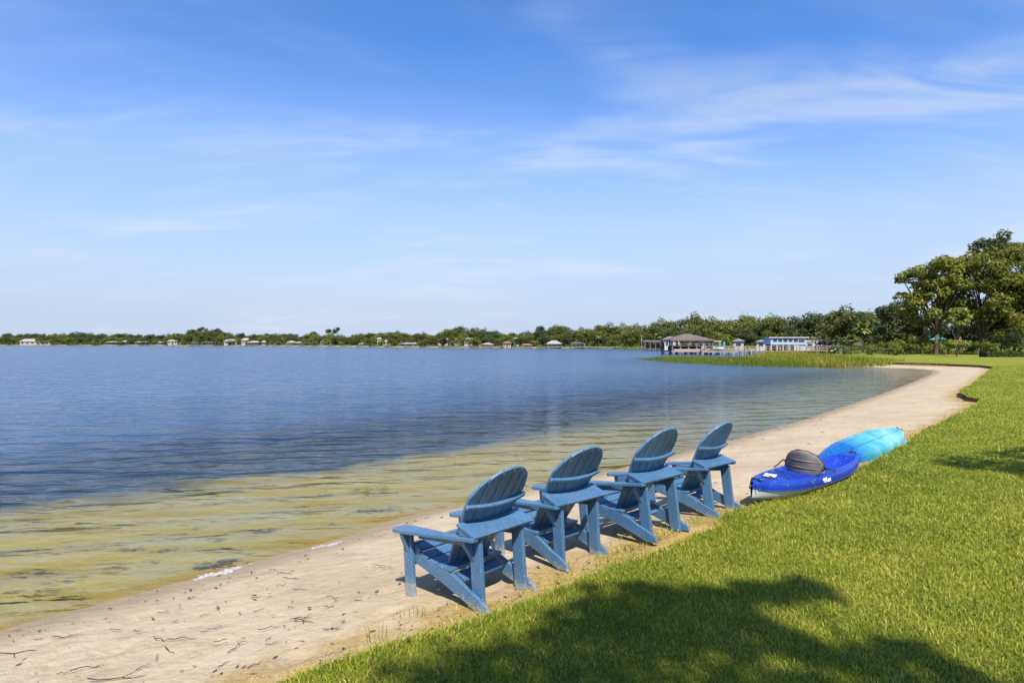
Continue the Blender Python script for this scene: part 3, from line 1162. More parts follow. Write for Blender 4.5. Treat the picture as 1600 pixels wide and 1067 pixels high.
    for i in range(13):
        x = -0.322 + 0.644 * i / 12
        xs = max(-0.31, min(0.31, x))
        a = bp(xs, vr, 0.0225)
        a.x = x
        dn_ = Vector((0, -math.cos(lean), -math.sin(lean)))
        up_ = Vector((0, -math.sin(lean), math.cos(lean)))
        rows.append([a - up_ * 0.017, a - up_ * 0.017 + dn_ * 0.032, a + up_ * 0.017 + dn_ * 0.032, a + up_ * 0.017])
    mb = MB().grid(rows, True)
    mb.f += [(0, 1, 2, 3), tuple(48 + k for k in (3, 2, 1, 0))]
    mb.build('back_rail', c, t, 0.008)
    # lower back bar : tilted shelf with a concave inner edge, lying on the arms
    inner = []
    vs_ = 0.468
    up_ = Vector((0, -math.sin(lean), math.cos(lean)))
    for i in range(13):
        x = -0.325 + 0.65 * i / 12
        a = bp(max(-0.30, min(0.30, x)), vs_, 0.024)
        a.x = x
        inner.append(a)
    outer = []
    for i in range(13):
        x = -0.325 + 0.65 * i / 12
        outer.append(Vector((x, -0.812, 0.512)))
    th = up_ * -0.026
    rows = [[a, b, b + th, a + th] for a, b in zip(inner, outer)]
    mb = MB().grid(rows, True)
    mb.f += [(0, 1, 2, 3), tuple(48 + k for k in (3, 2, 1, 0))]
    bar = mb.build('lower_back_bar', c, t, 0.005)
    for s in (-1, 1):
        yi, zi = inner[0].y, inner[0].z
        poly = [(yi - 0.004, 0.5095), (yi - 0.004, zi - 0.030), (-0.795, 0.5095)]
        MB().prism(poly, lambda a, b: (s * 0.318, a, b), lambda a, b: (s * 0.290, a, b)).build('wedge', c, bar, 0.002, seg=1)
    # cross brace under the seat back
    MB().box((0, -0.515, 0.175), (2 * (RW - TH) - 0.004, 0.10, 0.022), Matrix.Rotation(R(26), 3, 'X')).build('cross_brace', c, t, 0.004)
    # screws on the outer faces
    for s in (-1, 1):
        for y, z, ox in ((-0.04, 0.31, LW), (-0.065, 0.27, LW), (-0.72, 0.43, RW), (-0.715, 0.04, LW - TH - 0.002)):
            MB().tube([(s * (ox - 0.004), y, z), (s * (ox + 0.003), y, z)], 0.006, 8).build('screw', M['screw'], t)
    return t


chair0 = make_chair()
CH_LABEL = ['nearest blue wooden Adirondack chair, at the left end of the row on the sand',
            'blue wooden Adirondack chair second from the left in the row',
            'blue wooden Adirondack chair third from the left in the row',
            'farthest blue wooden Adirondack chair, last of the row beside the blue kayak']
roots = [chair0] + [copy_tree(chair0) for _ in range(3)]
for o, q, lb in zip(roots, CHAIRS, CH_LABEL):
    o.rotation_mode = 'YXZ'
    o.location = q[:3]
    o.rotation_euler = (q[4], q[5], q[3])
    tag(o, lb, 'chair', 'Adirondack chairs lined up facing the lake')


# ---------------------------------------------------------------- kayaks
def mat_plastic(name, c1, c2, rough=0.35, c3=None, axis=None):
    m, n, l, out = new_mat(name)
    tc = N(n, 'ShaderNodeTexCoord')
    nz = N(n, 'ShaderNodeTexNoise')
    nz.inputs['Scale'].default_value = 2.2
    nz.inputs['Detail'].default_value = 6
    nz.inputs['Distortion'].default_value = 0.8
    l.new(tc.outputs['Object'], nz.inputs['Vector'])
    mr = N(n, 'ShaderNodeMapRange')
    mr.inputs['From Min'].default_value = 0.36
    mr.inputs['From Max'].default_value = 0.66
    l.new(nz.outputs['Fac'], mr.inputs['Value'])
    mx = N(n, 'ShaderNodeMix', data_type='RGBA')
    mx.inputs['A'].default_value = (*c1, 1)
    mx.inputs['B'].default_value = (*c2, 1)
    l.new(mr.outputs[0], mx.inputs['Factor'])
    col = mx.outputs['Result']
    if c3:
        sp = N(n, 'ShaderNodeSeparateXYZ')
        l.new(tc.outputs['Object'], sp.inputs[0])
        ad = N(n, 'ShaderNodeMath', operation='MULTIPLY_ADD')
        l.new(nz.outputs['Fac'], ad.inputs[0])
        ad.inputs[1].default_value = -1.3
        l.new(sp.outputs['X'], ad.inputs[2])
        m2 = N(n, 'ShaderNodeMapRange')
        m2.inputs['From Min'].default_value = axis[0]
        m2.inputs['From Max'].default_value = axis[1]
        l.new(ad.outputs[0], m2.inputs['Value'])
        m3 = N(n, 'ShaderNodeMix', data_type='RGBA')
        m3.inputs['A'].default_value = (*c3, 1)
        l.new(m2.outputs[0], m3.inputs['Factor'])
        l.new(col, m3.inputs['B'])
        col = m3.outputs['Result']
    # scuffs
    ns = N(n, 'ShaderNodeTexNoise')
    ns.inputs['Scale'].default_value = 34
    ns.inputs['Detail'].default_value = 6
    mp = N(n, 'ShaderNodeMapping')
    mp.inputs['Scale'].default_value = (0.35, 1, 1)
    l.new(tc.outputs['Object'], mp.inputs[0])
    l.new(mp.outputs[0], ns.inputs['Vector'])
    m4 = N(n, 'ShaderNodeMapRange')
    m4.inputs['From Min'].default_value = 0.6
    m4.inputs['From Max'].default_value = 0.75
    m4.inputs['To Max'].default_value = 0.22
    l.new(ns.outputs['Fac'], m4.inputs['Value'])
    m5 = N(n, 'ShaderNodeMix', data_type='RGBA')
    m5.inputs['B'].default_value = (0.6, 0.62, 0.62, 1)
    l.new(m4.outputs[0], m5.inputs['Factor'])
    l.new(col, m5.inputs['A'])
    p = N(n, 'ShaderNodeBsdfPrincipled')
    p.inputs['Roughness'].default_value = rough
    p.inputs['Specular IOR Level'].default_value = 0.5
    l.new(m5.outputs['Result'], p.inputs['Base Color'])
    b = N(n, 'ShaderNodeBump')
    b.inputs['Distance'].default_value = 0.002
    l.new(ns.outputs['Fac'], b.inputs['Height'])
    l.new(b.outputs[0], p.inputs['Normal'])
    l.new(p.outputs[0], out.inputs[0])
    return m


M['kayak_blue'] = mat_plastic('blue_plastic', (0.004, 0.026, 0.27), (0.009, 0.045, 0.36))
M['kayak_white'] = mat_plastic('white_plastic', (0.42, 0.42, 0.41), (0.54, 0.54, 0.53))
M['kayak_teal'] = mat_plastic('turquoise_plastic', (0.03, 0.29, 0.36), (0.20, 0.46, 0.48), 0.3, (0.004, 0.10, 0.33), (-1.45, -0.75))
M['seat_grey'] = simple('grey_seat_fabric', (0.12, 0.105, 0.095), (0.20, 0.178, 0.162), 0.85, 6, 0.004, 60, 0.2)
M['decal'] = simple('white_decal', (0.75, 0.76, 0.78), (0.82, 0.82, 0.84), 0.5, 30)

KL = 1.60


def kw(t):
    return 0.290 * max(0.0, 1 - abs(t) ** 2.4) ** 0.72


def sheer(t):
    return 0.240 + 0.035 * abs(t) ** 2.2


def keel(t):
    return 0.0 + 0.10 * abs(t) ** 3.2


def ksec(ts):
    return [math.copysign(1 - (1 - abs(k)) ** 1.5, k) for k in ts]


TS = ksec(np.linspace(-1, 1, 41))


def make_blue_kayak():
    t0 = empty('kayak')
    lower, upper = [], []
    for t in TS:
        w = max(kw(t), 0.012)
        x = t * KL
        z0, z1 = keel(t), sheer(t)
        seam = z0 + (z1 - z0) * 0.55
        r = []
        for k in range(13):
            a = -1 + 2 * k / 12
            yy = w * 0.97 * math.copysign(min(1, abs(a) ** 0.72), a)
            zz = z0 + (seam - z0) * (abs(a) ** 3.0) + 0.012 * math.cos(a * 9) * (1 - abs(a)) * (1 - abs(t))
            r.append((x, yy, zz))
        lower.append(r)
        # cockpit depth 1 in the middle stretch and 0 on the closed ends
        def bump01(t, a, b, s):
            return max(0.0, min(1.0, min((t - a) / s, (b - t) / s)))
        ck = bump01(t, -0.26, 0.80, 0.07)
        ck = ck * ck * (3 - 2 * ck)
        well = bump01(t, -0.80, -0.36, 0.07) * 0.30
        dpt = max(ck, well)
        fl = z1 + 0.010 - dpt * (z1 - z0 - 0.10)
        iw = 0.64 - 0.10 * (t < -0.3)
        ring_ = [(1.0, seam + 0.001), (1.035, seam + 0.02), (1.045, seam + (z1 - seam) * 0.55), (1.0, z1 - 0.012), (0.93, z1 + 0.006), (0.84, z1 + 0.008),
                 (iw + 0.10, z1 + 0.004 * (1 - dpt)), (iw + 0.02, z1 + (fl - z1) * 0.6), (iw - 0.08, fl + 0.012), (0.25, fl), (0.0, fl + 0.004)]
        full = [(x, w * a, b) for a, b in ring_] + [(x, -w * a, b) for a, b in ring_[-2::-1]]
        upper.append(full)
    mb = MB().grid(lower)
    mb.build('hull', M['kayak_white'], t0, smooth=True)
    mb = MB().grid(upper)
    mb.build('deck', M['kayak_blue'], t0, smooth=True)
    # gunwale seam lip
    for s in (-1, 1):
        p = []
        for t in TS[2:-2]:
            z0, z1 = keel(t), sheer(t)
            p.append((t * KL, s * (kw(t) * 1.02 + 0.002), z0 + (z1 - z0) * 0.55 + 0.004))
        MB().tube(p, 0.008, 5).build('seam_lip', M['kayak_blue'], t0, smooth=True)
    # seat with tall backrest
    xb = -0.22
    rows = []
    for i in range(9):
        v = i / 8
        ww = 0.25 * math.sqrt(max(0.02, 1 - max(0, (v - 0.25) / 0.77) ** 2.2))
        r = []
        for j in range(13):
            a = -1 + 2 * j / 12
            y = ww * a
            crv = 0.10 * (a * a) * (ww / 0.275)
            r.append((xb - 0.05 * v + crv + 0.006 * math.sin(v * 22), y, 0.15 + 0.35 * v))
        rows.append(r)
    rows2 = [[(x - 0.028, y * 1.01, z) for x, y, z in r] for r in rows]
    o = 13
    mb = MB()
    mb.grid(rows)
    mb.grid([r[::-1] for r in rows2])
    n1 = 9 * 13
    fs = []
    for i in range(8):
        fs.append((i * o, (i + 1) * o, n1 + (i + 1) * o + o - 1, n1 + i * o + o - 1))
        fs.append((i * o + o - 1, n1 + i * o, n1 + (i + 1) * o, (i + 1) * o + o - 1))
    for j in range(o - 1):
        fs.append((8 * o + j, 8 * o + j + 1, n1 + 8 * o + o - 2 - j, n1 + 8 * o + o - 1 - j))
    mb.f += fs
    br = mb.build('seat_backrest', M['seat_grey'], t0, smooth=True)
    # piping round the backrest and padded ribs across it
    edge = [rows2[i][0] for i in range(9)] + [rows2[8][j] for j in range(1, 12)] + [rows2[i][12] for i in range(8, -1, -1)]
    MB().tube([(x + 0.012, y, z) for x, y, z in edge], 0.011, 6).build('piping', M['dark'], br, smooth=True)
    for i in (1, 3, 5):
        MB().tube([(rows2[i][j][0] - 0.004, rows2[i][j][1] * 0.94, rows2[i][j][2]) for j in range(13)], 0.009, 6).build('rib', M['seat_grey'], br, smooth=True)
    MB().box((0.06, 0, 0.135), (0.42, 0.36, 0.05)).build('seat_pad', M['seat_grey'], t0, 0.02, True, 3)
    for s in (-1, 1):
        MB().tube([(xb - 0.02, s * 0.25, 0.34), (xb + 0.12, s * 0.275, 0.29), (xb + 0.28, s * 0.29, 0.262)], 0.009, 5).build('strap', M['dark'], t0)
        MB().tube([(xb - 0.04, s * 0.25, 0.33), (xb - 0.16, s * 0.265, 0.28), (xb - 0.24, s * 0.265, 0.262)], 0.009, 5).build('strap', M['dark'], t0)
    # grab handles and scupper drain line
    for s in (-1, 1):
        x = s * KL * 0.93
        MB().tube([(x, -0.06, sheer(0.93) + 0.005), (x + s * 0.03, -0.04, sheer(.93) + 0.035), (x + s * 0.03, 0.04, sheer(.93) + 0.035), (x, 0.06, sheer(.93) + 0.005)], 0.011, 6).build('grab_handle', M['dark'], t0)
    MB().tube([(-KL * .985, -0.03, 0.24), (-KL * .985, -0.03, 0.19), (-KL * .97, -0.03, 0.13)], 0.004, 5).build('toggle_cord', M['dark'], t0)
    for x in (-1.22, -1.0, -0.78):
        MB().tube([(x, -kw(x / KL) * 0.78, sheer(x / KL) + 0.014), (x + 0.11, 0, sheer(x / KL) + 0.018), (x + 0.22, kw((x + .22) / KL) * 0.78, sheer((x + .22) / KL) + 0.014)], 0.005, 5).build('bungee_cord', M['dark'], t0)
    # white lettering-like emblem on the near side and sticker on the stern deck
    lt = MB()
    y = lambda x: -(kw(x / KL) * 1.045 + 0.004)
    zc = lambda x: keel(x / KL) + (sheer(x / KL) - keel(x / KL)) * 0.77

    def stroke(pts_, w=0.0075):
        lt.tube([(x, y(x), zc(x) + z) for x, z in pts_], w, 4)
    x0 = -0.30
    stroke([(x0 - 0.07, 0.010), (x0 - 0.045, 0.030), (x0 - 0.04, 0.004), (x0 - 0.07, 0.010)])
    stroke([(x0 - 0.015, -0.022), (x0 - 0.005, 0.03), (x0 + 0.02, 0.034), (x0 + 0.018, 0.012), (x0 - 0.008, 0.004)])
    stroke([(x0 + 0.035, 0.012), (x0 + 0.036, -0.02), (x0 + 0.062, -0.02), (x0 + 0.060, 0.012)])
    stroke([(x0 + 0.08, -0.022), (x0 + 0.083, 0.014), (x0 + 0.105, 0.012), (x0 + 0.107, -0.022)])
    stroke([(x0 + 0.12, -0.022), (x0 + 0.123, 0.014), (x0 + 0.145, 0.012), (x0 + 0.147, -0.022)])
    lt.build('emblem', M['decal'], t0)
    MB().box((-1.02, 0.06, sheer(-0.65) + 0.0165), (0.17, 0.13, 0.003), Matrix.Rotation(R(14), 3, 'Z')).build('sticker', M['decal'], t0)
    return t0


kb = make_blue_kayak()
ka = Vector((*G(1184, 779, 0.42), 0.0))
kdir = Vector((0.742, 0.670, 0))
yaw = math.atan2(kdir.y, kdir.x)
kc = ka + kdir * 1.52 + Vector((-0.22, -0.44, 0))
kb.location = (kc.x, kc.y, 0.425)
kb.rotation_euler = (R(2), R(1.2), yaw)
tag(kb, 'bright blue sit-on-top kayak with white hull and grey seat backrest', 'kayak')


def kw2(t):
    return 0.325 * max(0.0, 1 - abs(t) ** 3.0) ** 0.56


def make_teal_kayak():
    t0 = empty('kayak')
    rows = []
    for t in TS:
        w = max(kw2(t), 0.01)
        x = t * KL * 0.95
        top_z = 0.27 - 0.10 * abs(t) ** 3.0
        bot_z = 0.03
        r = []
        for k in range(21):
            a = -1 + 2 * k / 20
            yy = w * math.copysign(min(1.0, abs(a) ** 0.7), a)
            tun = 0.018 * (math.cos(a * 7.5) - 0.2) * (1 - abs(a)) * (1 - abs(t) ** 2)
            zz = bot_z + (top_z - bot_z) * (1 - abs(a) ** 3.2) ** 0.8 + tun
            r.append((x, yy, zz))
        rows.append(r)
    MB().grid(rows).build('hull', M['kayak_teal'], t0, smooth=True)
    for s in (-1, 1):
        p = [(t * KL * 0.95, s * kw2(t) * 1.02, 0.035) for t in TS[1:-1]]
        MB().tube(p, 0.026, 6).build('gunwale', M['kayak_teal'], t0, smooth=True)
    for k in (-1, 1):
        MB().tube([(t * KL * 0.95, k * 0.10 * (1 - abs(t) ** 3), 0.275 - 0.10 * abs(t) ** 3) for t in TS[4:-4]], 0.012, 6).build('hull_rib', M['kayak_teal'], t0, smooth=True)
    for s in (-1, 1):
        x = s * KL * 0.90
        MB().tube([(x, -0.05, 0.20), (x + s * 0.05, 0, 0.17), (x, 0.05, 0.20)], 0.012, 5).build('grab_handle', M['dark'], t0)
    return t0


kt = make_teal_kayak()
p1 = Vector((*G(1316, 730, 0.44), 0))
p2 = Vector((*G(1408, 690, 0.46), 0))
kdir2 = (p2 - p1).normalized()
kc2 = (p1 + p2) / 2
kt.location = (6.10, 10.42, 0.40)
kt.rotation_euler = (R(14), R(-4.0), R(37.5))
tag(kt, 'turquoise kayak lying upside down at the far end of the blue kayak', 'kayak')


# ---------------------------------------------------------------- beach litter, water plants, foam
def build_litter():
    rng = random.Random(21)
    spots = [(10, 1022, 0.55, 20), (105, 995, 0.28, 10), (250, 1000, 0.26, -30), (265, 1018, 0.2, -40), (370, 1012, 0.24, 60), (285, 1000, 0.22, 10), (140, 1045, 0.26, 15),
             (105, 1052, 0.12, 40), (180, 1063, 0.45, 5), (225, 1043, 0.1, 60), (345, 1003, 0.14, 30), (420, 983, 0.17, 20), (470, 968, 0.28, 5), (475, 972, 0.3, -5),
             (405, 955, 0.14, 50), (400, 935, 0.10, 10), (255, 958, 0.14, 20), (275, 972, 0.09, 60), (320, 962, 0.10, 40), (445, 897, 0.22, -5), (455, 905, 0.24, -3),
             (470, 922, 0.18, 0), (440, 915, 0.10, 20), (595, 885, 0.2, -20), (605, 888, 0.16, -10), (520, 935, 0.15, -20), (515, 950, 0.14, 0), (455, 950, 0.1, -10),
             (420, 1000, 0.12, 70), (425, 1008, 0.1, 30), (520, 985, 0.2, -10), (400, 1040, 0.14, 50), (60, 1000, 0.10, 10), (30, 985, 0.08, 0), (180, 985, 0.11, 5),
             (215, 988, 0.10, -5), (300, 935, 0.08, 30), (645, 893, 0.12, 0), (560, 940, 0.10, 10), (350, 1040, 0.12, 60), (330, 985, 0.16, 45), (245, 1030, 0.12, -60)]
    for i, (u, v, ln, a) in enumerate(spots):
        x, y = G(u, v, 0.25)
        for _ in range(3):
            x, y = G(u, v, gz(x, y))
        z = gz(x, y)
        mb = MB()
        aa = R(a + rng.uniform(-15, 15))
        L = ln * rng.uniform(0.55, 0.95)
        P = []
        for k in range(6):
            t = k / 5 - 0.5
            bx = math.sin(k * rng.uniform(0.5, 1.6) + i) * rng.uniform(0.01, 0.06) * L
            P.append((math.cos(aa) * t * L - math.sin(aa) * bx, math.sin(aa) * t * L + math.cos(aa) * bx, 0.006 + 0.012 * abs(math.sin(k * 1.1 + i))))
        w = 0.0018 + 0.0020 * min(1, ln * 2)
        mb.tube(P, [w, w * 1.1, w, w * .9, w * .7, w * .3], 5)
        if i % 2 == 0:
            p = Vector(P[3])
            b = aa + rng.choice((-1, 1)) * R(rng.uniform(30, 60))
            mb.tube([p, p + Vector((math.cos(b), math.sin(b), 0.05)) * L * 0.18, p + Vector((math.cos(b + .3), math.sin(b + .3), 0.02)) * L * 0.34], [w * .8, w * .6, w * .2], 4)
        o = mb.build('twig', M['twig'], None, loc=(x, y, z))
        if i == 0:
            tag(o, 'long thin branch lying on the sand at the left frame edge', 'twig', 'twigs washed up on the beach')
        elif i == 8:
            tag(o, 'long brown twig on the sand at the bottom edge, left of the grass', 'twig', 'twigs washed up on the beach')
        else:
            tag(o, 'small brown twig lying on the pale sand left of the chairs', 'twig', 'twigs washed up on the beach')
    # crumbs of leaves and bark, uncountable
    r2 = np.random.default_rng(4)
    P = []
    while len(P) < 11000:
        d = 3.0 * (45 / 3.0) ** r2.uniform(0, 1)
        t = math.radians(r2.uniform(-52, 42))
        P.append((math.sin(t) * d, math.cos(t) * d))
    P = np.array(P)
    s, z = ground_z(P)
    e = np.where(inside(P, LAWN), -1, 1) * seg_dist(P, LAWN, True)
    cl = vnoise(P, 0.9, 9.0, 2)
    pr = 0.16 + 0.30 * np.clip(cl, 0, 1) + 0.75 * np.exp(-((s - 0.45 - 0.15 * cl) / 0.10) ** 2) + 0.5 * np.exp(-((e - 0.15) / 0.22) ** 2)
    ok = (s > 0.10) & (e > 0.02) & (r2.uniform(0, 1, len(P)) < pr)
    P, z = P[ok], z[ok]
    n = len(P)
    d = np.hypot(P[:, 0], P[:, 1])
    ln = r2.uniform(0.006, 0.028, n) * np.clip(d / 7, 1, 3.2)
    wd = ln * r2.uniform(0.18, 0.5, n)
    a = r2.uniform(0, 6.28, n)
    ca, sa = np.cos(a), np.sin(a)
    V = np.zeros((n, 4, 3))
    for k, (p, q, h) in enumerate([(-1, 0, 0.002), (0, -1, 0.001), (1, 0, 0.003), (0, 1, 0.004)]):
        V[:, k, 0] = P[:, 0] + ca * p * ln - sa * q * wd
        V[:, k, 1] = P[:, 1] + sa * p * ln + ca * q * wd
        V[:, k, 2] = z + h + 0.010
    T = np.arange(n)[:, None] * 4 + np.arange(4)
    o = link('leaf_litter', mesh_np('leaf_litter', V.reshape(-1, 3), T, M['litter'], {'var': np.repeat(r2.uniform(0, 1, n), 4)}))
    tag(o, 'scattered dark leaf crumbs and bark bits on the sand', 'leaf litter', kind='stuff')
    # drowned weed clots on the bed of the shallows
    V, T, var = [], [], []
    clots = [(590, 801, 0.42, 260), (412, 831, 0.32, 150), (338, 889, 0.30, 150), (320, 893, 0.2, 100), (200, 856, 0.25, 70), (262, 860, 0.22, 60), (180, 890, 0.3, 60), (30, 892, 0.25, 45), (70, 895, 0.3, 60), (95, 912, 0.22, 40),
             (75, 928, 0.25, 40), (20, 925, 0.2, 30), (300, 822, 0.15, 25), (160, 846, 0.15, 30), (340, 845, 0.15, 35), (365, 829, 0.12, 20), (520, 823, 0.1, 20), (240, 880, 0.15, 25), (330, 810, 0.1, 15), (505, 770, 0.25, 40),
             (700, 706, 0.6, 60), (820, 680, 0.8, 60), (560, 762, 0.35, 60), (1155, 690, 0.9, 90), (1055, 712, 0.4, 60), (1250, 657, 0.7, 60), (1330, 633, 0.8, 40), (355, 882, 0.18, 80), (1215, 672, 0.5, 40)]
    for u, v, size, cnt in clots:
        x0, y0 = G(u, v, -0.05)
        for k in range(int(cnt * 0.45)):
            px, py = x0 + r2.normal(0, size * 0.38), y0 + r2.normal(0, size * 0.16)
            a = r2.uniform(-0.6, 0.6) + 0.4
            L = r2.uniform(0.02, 0.07)
            w = r2.uniform(0.002, 0.007)
            zz = min(gz(px, py) + r2.uniform(0.004, 0.03), -0.004) if gz(px, py) < -0.006 else gz(px, py) + 0.008
            b = len(V)
            c_, s_ = math.cos(a), math.sin(a)
            V += [(px - c_ * L, py - s_ * L, zz), (px + s_ * w, py - c_ * w, zz + 0.004), (px + c_ * L, py + s_ * L, zz), (px - s_ * w, py + c_ * w, zz + 0.002)]
            T.append((b, b + 1, b + 2, b + 3))
            var += [r2.uniform(0, 1)] * 4
    o = link('water_weed', mesh_np('water_weed', np.array(V), np.array(T), M['weed'], {'var': np.array(var)}))
    tag(o, 'dark drowned weed clots lying in the shallows', 'water weed', kind='stuff')
    # foam caught at the waterline
    for (ua, va, ub, vb, wdt, lb) in [(305, 904, 392, 879, 0.12, 'white foam patch at the waterline left of the chairs, beside dark weed'),
                                      (488, 857, 540, 846, 0.07, 'thin white foam streak at the waterline nearer the chairs')]:
        a_, b_ = Vector((*G(ua, va, 0.02), 0)), Vector((*G(ub, vb, 0.02), 0))
        dr = (b_ - a_).normalized()
        nr = Vector((-dr.y, dr.x, 0))
        L = (b_ - a_).length
        mb = MB()
        n_b = int(650 * L * wdt / 0.16) + 60
        for k in range(n_b):                       # froth: many little flattened bubbles, dense in the middle
            t = min(1, max(0, rng.gauss(0.40, 0.28)))
            off = rng.gauss(0, 0.36) * wdt * math.sin(math.pi * min(0.98, 0.06 + t)) ** 0.5 + 0.03 * math.sin(t * 9)
            q = a_.lerp(b_, t) + nr * off
            r_ = rng.uniform(0.003, 0.012) * (1.3 - abs(t - .45))
            zz = max(gz(q.x, q.y), 0) + 0.003
            m6 = 6
            ring_ = [(q.x + math.cos(6.283 * c / m6) * r_ * 1.4, q.y + math.sin(6.283 * c / m6) * r_, zz) for c in range(m6)]
            mb.add(ring_ + [(q.x, q.y, zz + r_ * 0.5)], [(c, (c + 1) % m6, m6) for c in range(m6)])
        tag(mb.build('foam', M['foam'], None, smooth=True), lb, 'foam', 'foam at the waterline', 'stuff')


build_litter()


def sprig(u, v, z0, n, h, spread, label, name='grass_sprig', mat='reed', cat='plant', group=None, lo=0.0, hi=1.0, width=0.006):
    x, y = G(u, v, z0)
    rng = np.random.default_rng(int(u * 7 + v))
    P = np.stack([rng.normal(0, spread, n), rng.normal(0, spread * 0.6, n)], -1)
    Z = np.full(n, 0.0)
    me = blades(P, Z, rng.uniform(0.4, 1.0, n) * h, rng.uniform(0.5, 1, n) * width, rng.uniform(0.1, 0.8, n), rng.uniform(lo, hi, n), rng, name, M[mat], 0.02)
    o = link(name, me, None, (x, y, z0))
    return tag(o, label, cat, group)


sprig(578, 777, -0.12, 55, 0.24, 0.16, 'largest tuft of water grass standing in the shallows left of the chairs', 'water_grass', lo=0.1, hi=0.9)
sprig(598, 771, -0.12, 22, 0.26, 0.07, 'small tuft of water grass just right of the largest tuft', 'water_grass', lo=0.1, hi=0.9)
sprig(508, 778, -0.12, 9, 0.24, 0.05, 'sparse thin water grass left of the largest tuft', 'water_grass', lo=0.2, hi=0.9)
sprig(810, 722, -0.15, 14, 0.30, 0.10, 'faint water grass behind the first chair back', 'water_grass', lo=0.4, hi=1.0)
sprig(780, 727, -0.15, 8, 0.22, 0.10, 'few thin water grass stems left of the first chair back', 'water_grass', lo=0.4, hi=1.0)
sprig(648, 962, 0.40, 10, 0.13, 0.03, 'yellow-green grass sprig on the sand beside the first chair leg', lo=0.5, hi=1.0, width=0.005)
sprig(621, 965, 0.39, 6, 0.10, 0.025, 'dry grass sprig on the sand left of the green sprig', lo=0.8, hi=1.0, width=0.004)
sprig(585, 995, 0.44, 8, 0.13, 0.04, 'upright grass blades at the lawn edge left of the first chair', lo=0.2, hi=0.9, width=0.006)
sprig(750, 948, 0.43, 26, 0.09, 0.06, 'green weed tuft at the rear foot of the first chair', lo=0.3, hi=0.9)


# ---------------------------------------------------------------- trees
def leaf_mesh(name, clumps, leaf, mat, seed, droop=0.0, flat=1.0):
    """clumps: (centre, radii, count, tone). Leaves sit in a thick shell of each clump."""
    rng = np.random.default_rng(seed)
    Vs, var = [], []
    for (c, r, n, tone) in clumps:
        n = int(n)
        d = rng.normal(0, 1, (n, 3))
        d /= np.linalg.norm(d, axis=1)[:, None]
        # lumpy radius
        lum = 1 + 0.22 * np.sin(d[:, 0] * 5 + c[0]) * np.sin(d[:, 1] * 5 + c[1] * 2) + 0.15 * np.sin(d[:, 2] * 7 + c[2])
        rr_ = rng.uniform(0.35, 1.0, n) ** 0.45 * lum
        p = np.array(c) + d * rr_[:, None] * np.array(r)
        nr = d * 0.7 + np.array([0, 0, 0.45]) + rng.normal(0, 0.55, (n, 3))
        nr /= np.linalg.norm(nr, axis=1)[:, None]
        a = rng.normal(0, 1, (n, 3))
        t = np.cross(nr, a)
        t /= np.linalg.norm(t, axis=1)[:, None] + 1e-9
        b = np.cross(nr, t)
        s = leaf * rng.uniform(0.55, 1.35, n)
        q = np.stack([p - t * s[:, None] * 0.5, p - b * s[:, None] * 0.33, p + t * s[:, None] * 0.5, p + b * s[:, None] * 0.33], 1)
        Vs.append(q)
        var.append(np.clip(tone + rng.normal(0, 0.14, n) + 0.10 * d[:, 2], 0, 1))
    V = np.concatenate(Vs)
    n = len(V)
    T = np.arange(n)[:, None] * 4 + np.arange(4)
    return mesh_np(name, V.reshape(-1, 3), T, mat, {'var': np.repeat(np.concatenate(var), 4)})


def trunk_mesh(name, base_r, h_fork, limbs, seed, wob=0.12, mat=None):
    """limbs: list of tip points (3d)"""
    rng = random.Random(seed)
    mb = MB()
    fork = Vector((rng.uniform(-wob, wob), rng.uniform(-wob, wob), h_fork))
    mb.tube([(0, 0, -0.3), (0, 0, 0.05), (fork.x * .4, fork.y * .4, h_fork * .5), fork], [base_r * 1.5, base_r * 1.15, base_r * 0.9, base_r * .8], 8)
    for tip in limbs:
        tip = Vector(tip)
        m1 = fork.lerp(tip, 0.35) + Vector((rng.uniform(-.08, .08), rng.uniform(-.08, .08), 0.06)) * tip.length * 0.5
        m2 = fork.lerp(tip, 0.7) + Vector((rng.uniform(-.06, .06), rng.uniform(-.06, .06), 0.03)) * tip.length * 0.5
        mb.tube([fork - Vector((0, 0, base_r * .4)), m1, m2, tip], [base_r * .62, base_r * .42, base_r * .26, base_r * .08], 6)
    return mb.mesh(name, mat or M['bark'], smooth=True)


def crown_clumps(seed, n, R0, zc, rz, cr, count, tone=(0.25, 0.65), low=-0.9):
    """clumps over an ellipsoid envelope of radius R0 (xy) and rz (z) about height zc"""
    rng = random.Random(seed)
    cl = []
    for i in range(n):
        while True:
            d = Vector((rng.gauss(0, 1), rng.gauss(0, 1), rng.gauss(0.25, 0.8))).normalized()
            if d.z > low: break
        k = rng.uniform(0.45, 0.98)
        c = (d.x * R0 * k, d.y * R0 * k, zc + d.z * rz * k)
        r = cr * rng.uniform(0.7, 1.3)
        cl.append((c, (r, r, r * rng.uniform(0.6, 0.85)), count * (r / cr) ** 2, rng.uniform(*tone)))
    return cl


# kinds of far tree at unit size (crown width about 1, height about 1)
KIND = {}


def far_kind(key, mat, seeds, n, R0, zc, rz, cr, count, leaf, trunk_h=0.3, base_r=0.03, tone=(0.2, 0.65)):
    KIND[key] = []
    for s in seeds:
        cl = crown_clumps(s, n, R0, zc, rz, cr, count, tone)
        cm = leaf_mesh(key + '_crown', cl, leaf, M[mat], s)
        tm = trunk_mesh(key + '_trunk', base_r, trunk_h, [c[0] for c in cl[:6]], s, 0.03)
        KIND[key].append((tm, cm))


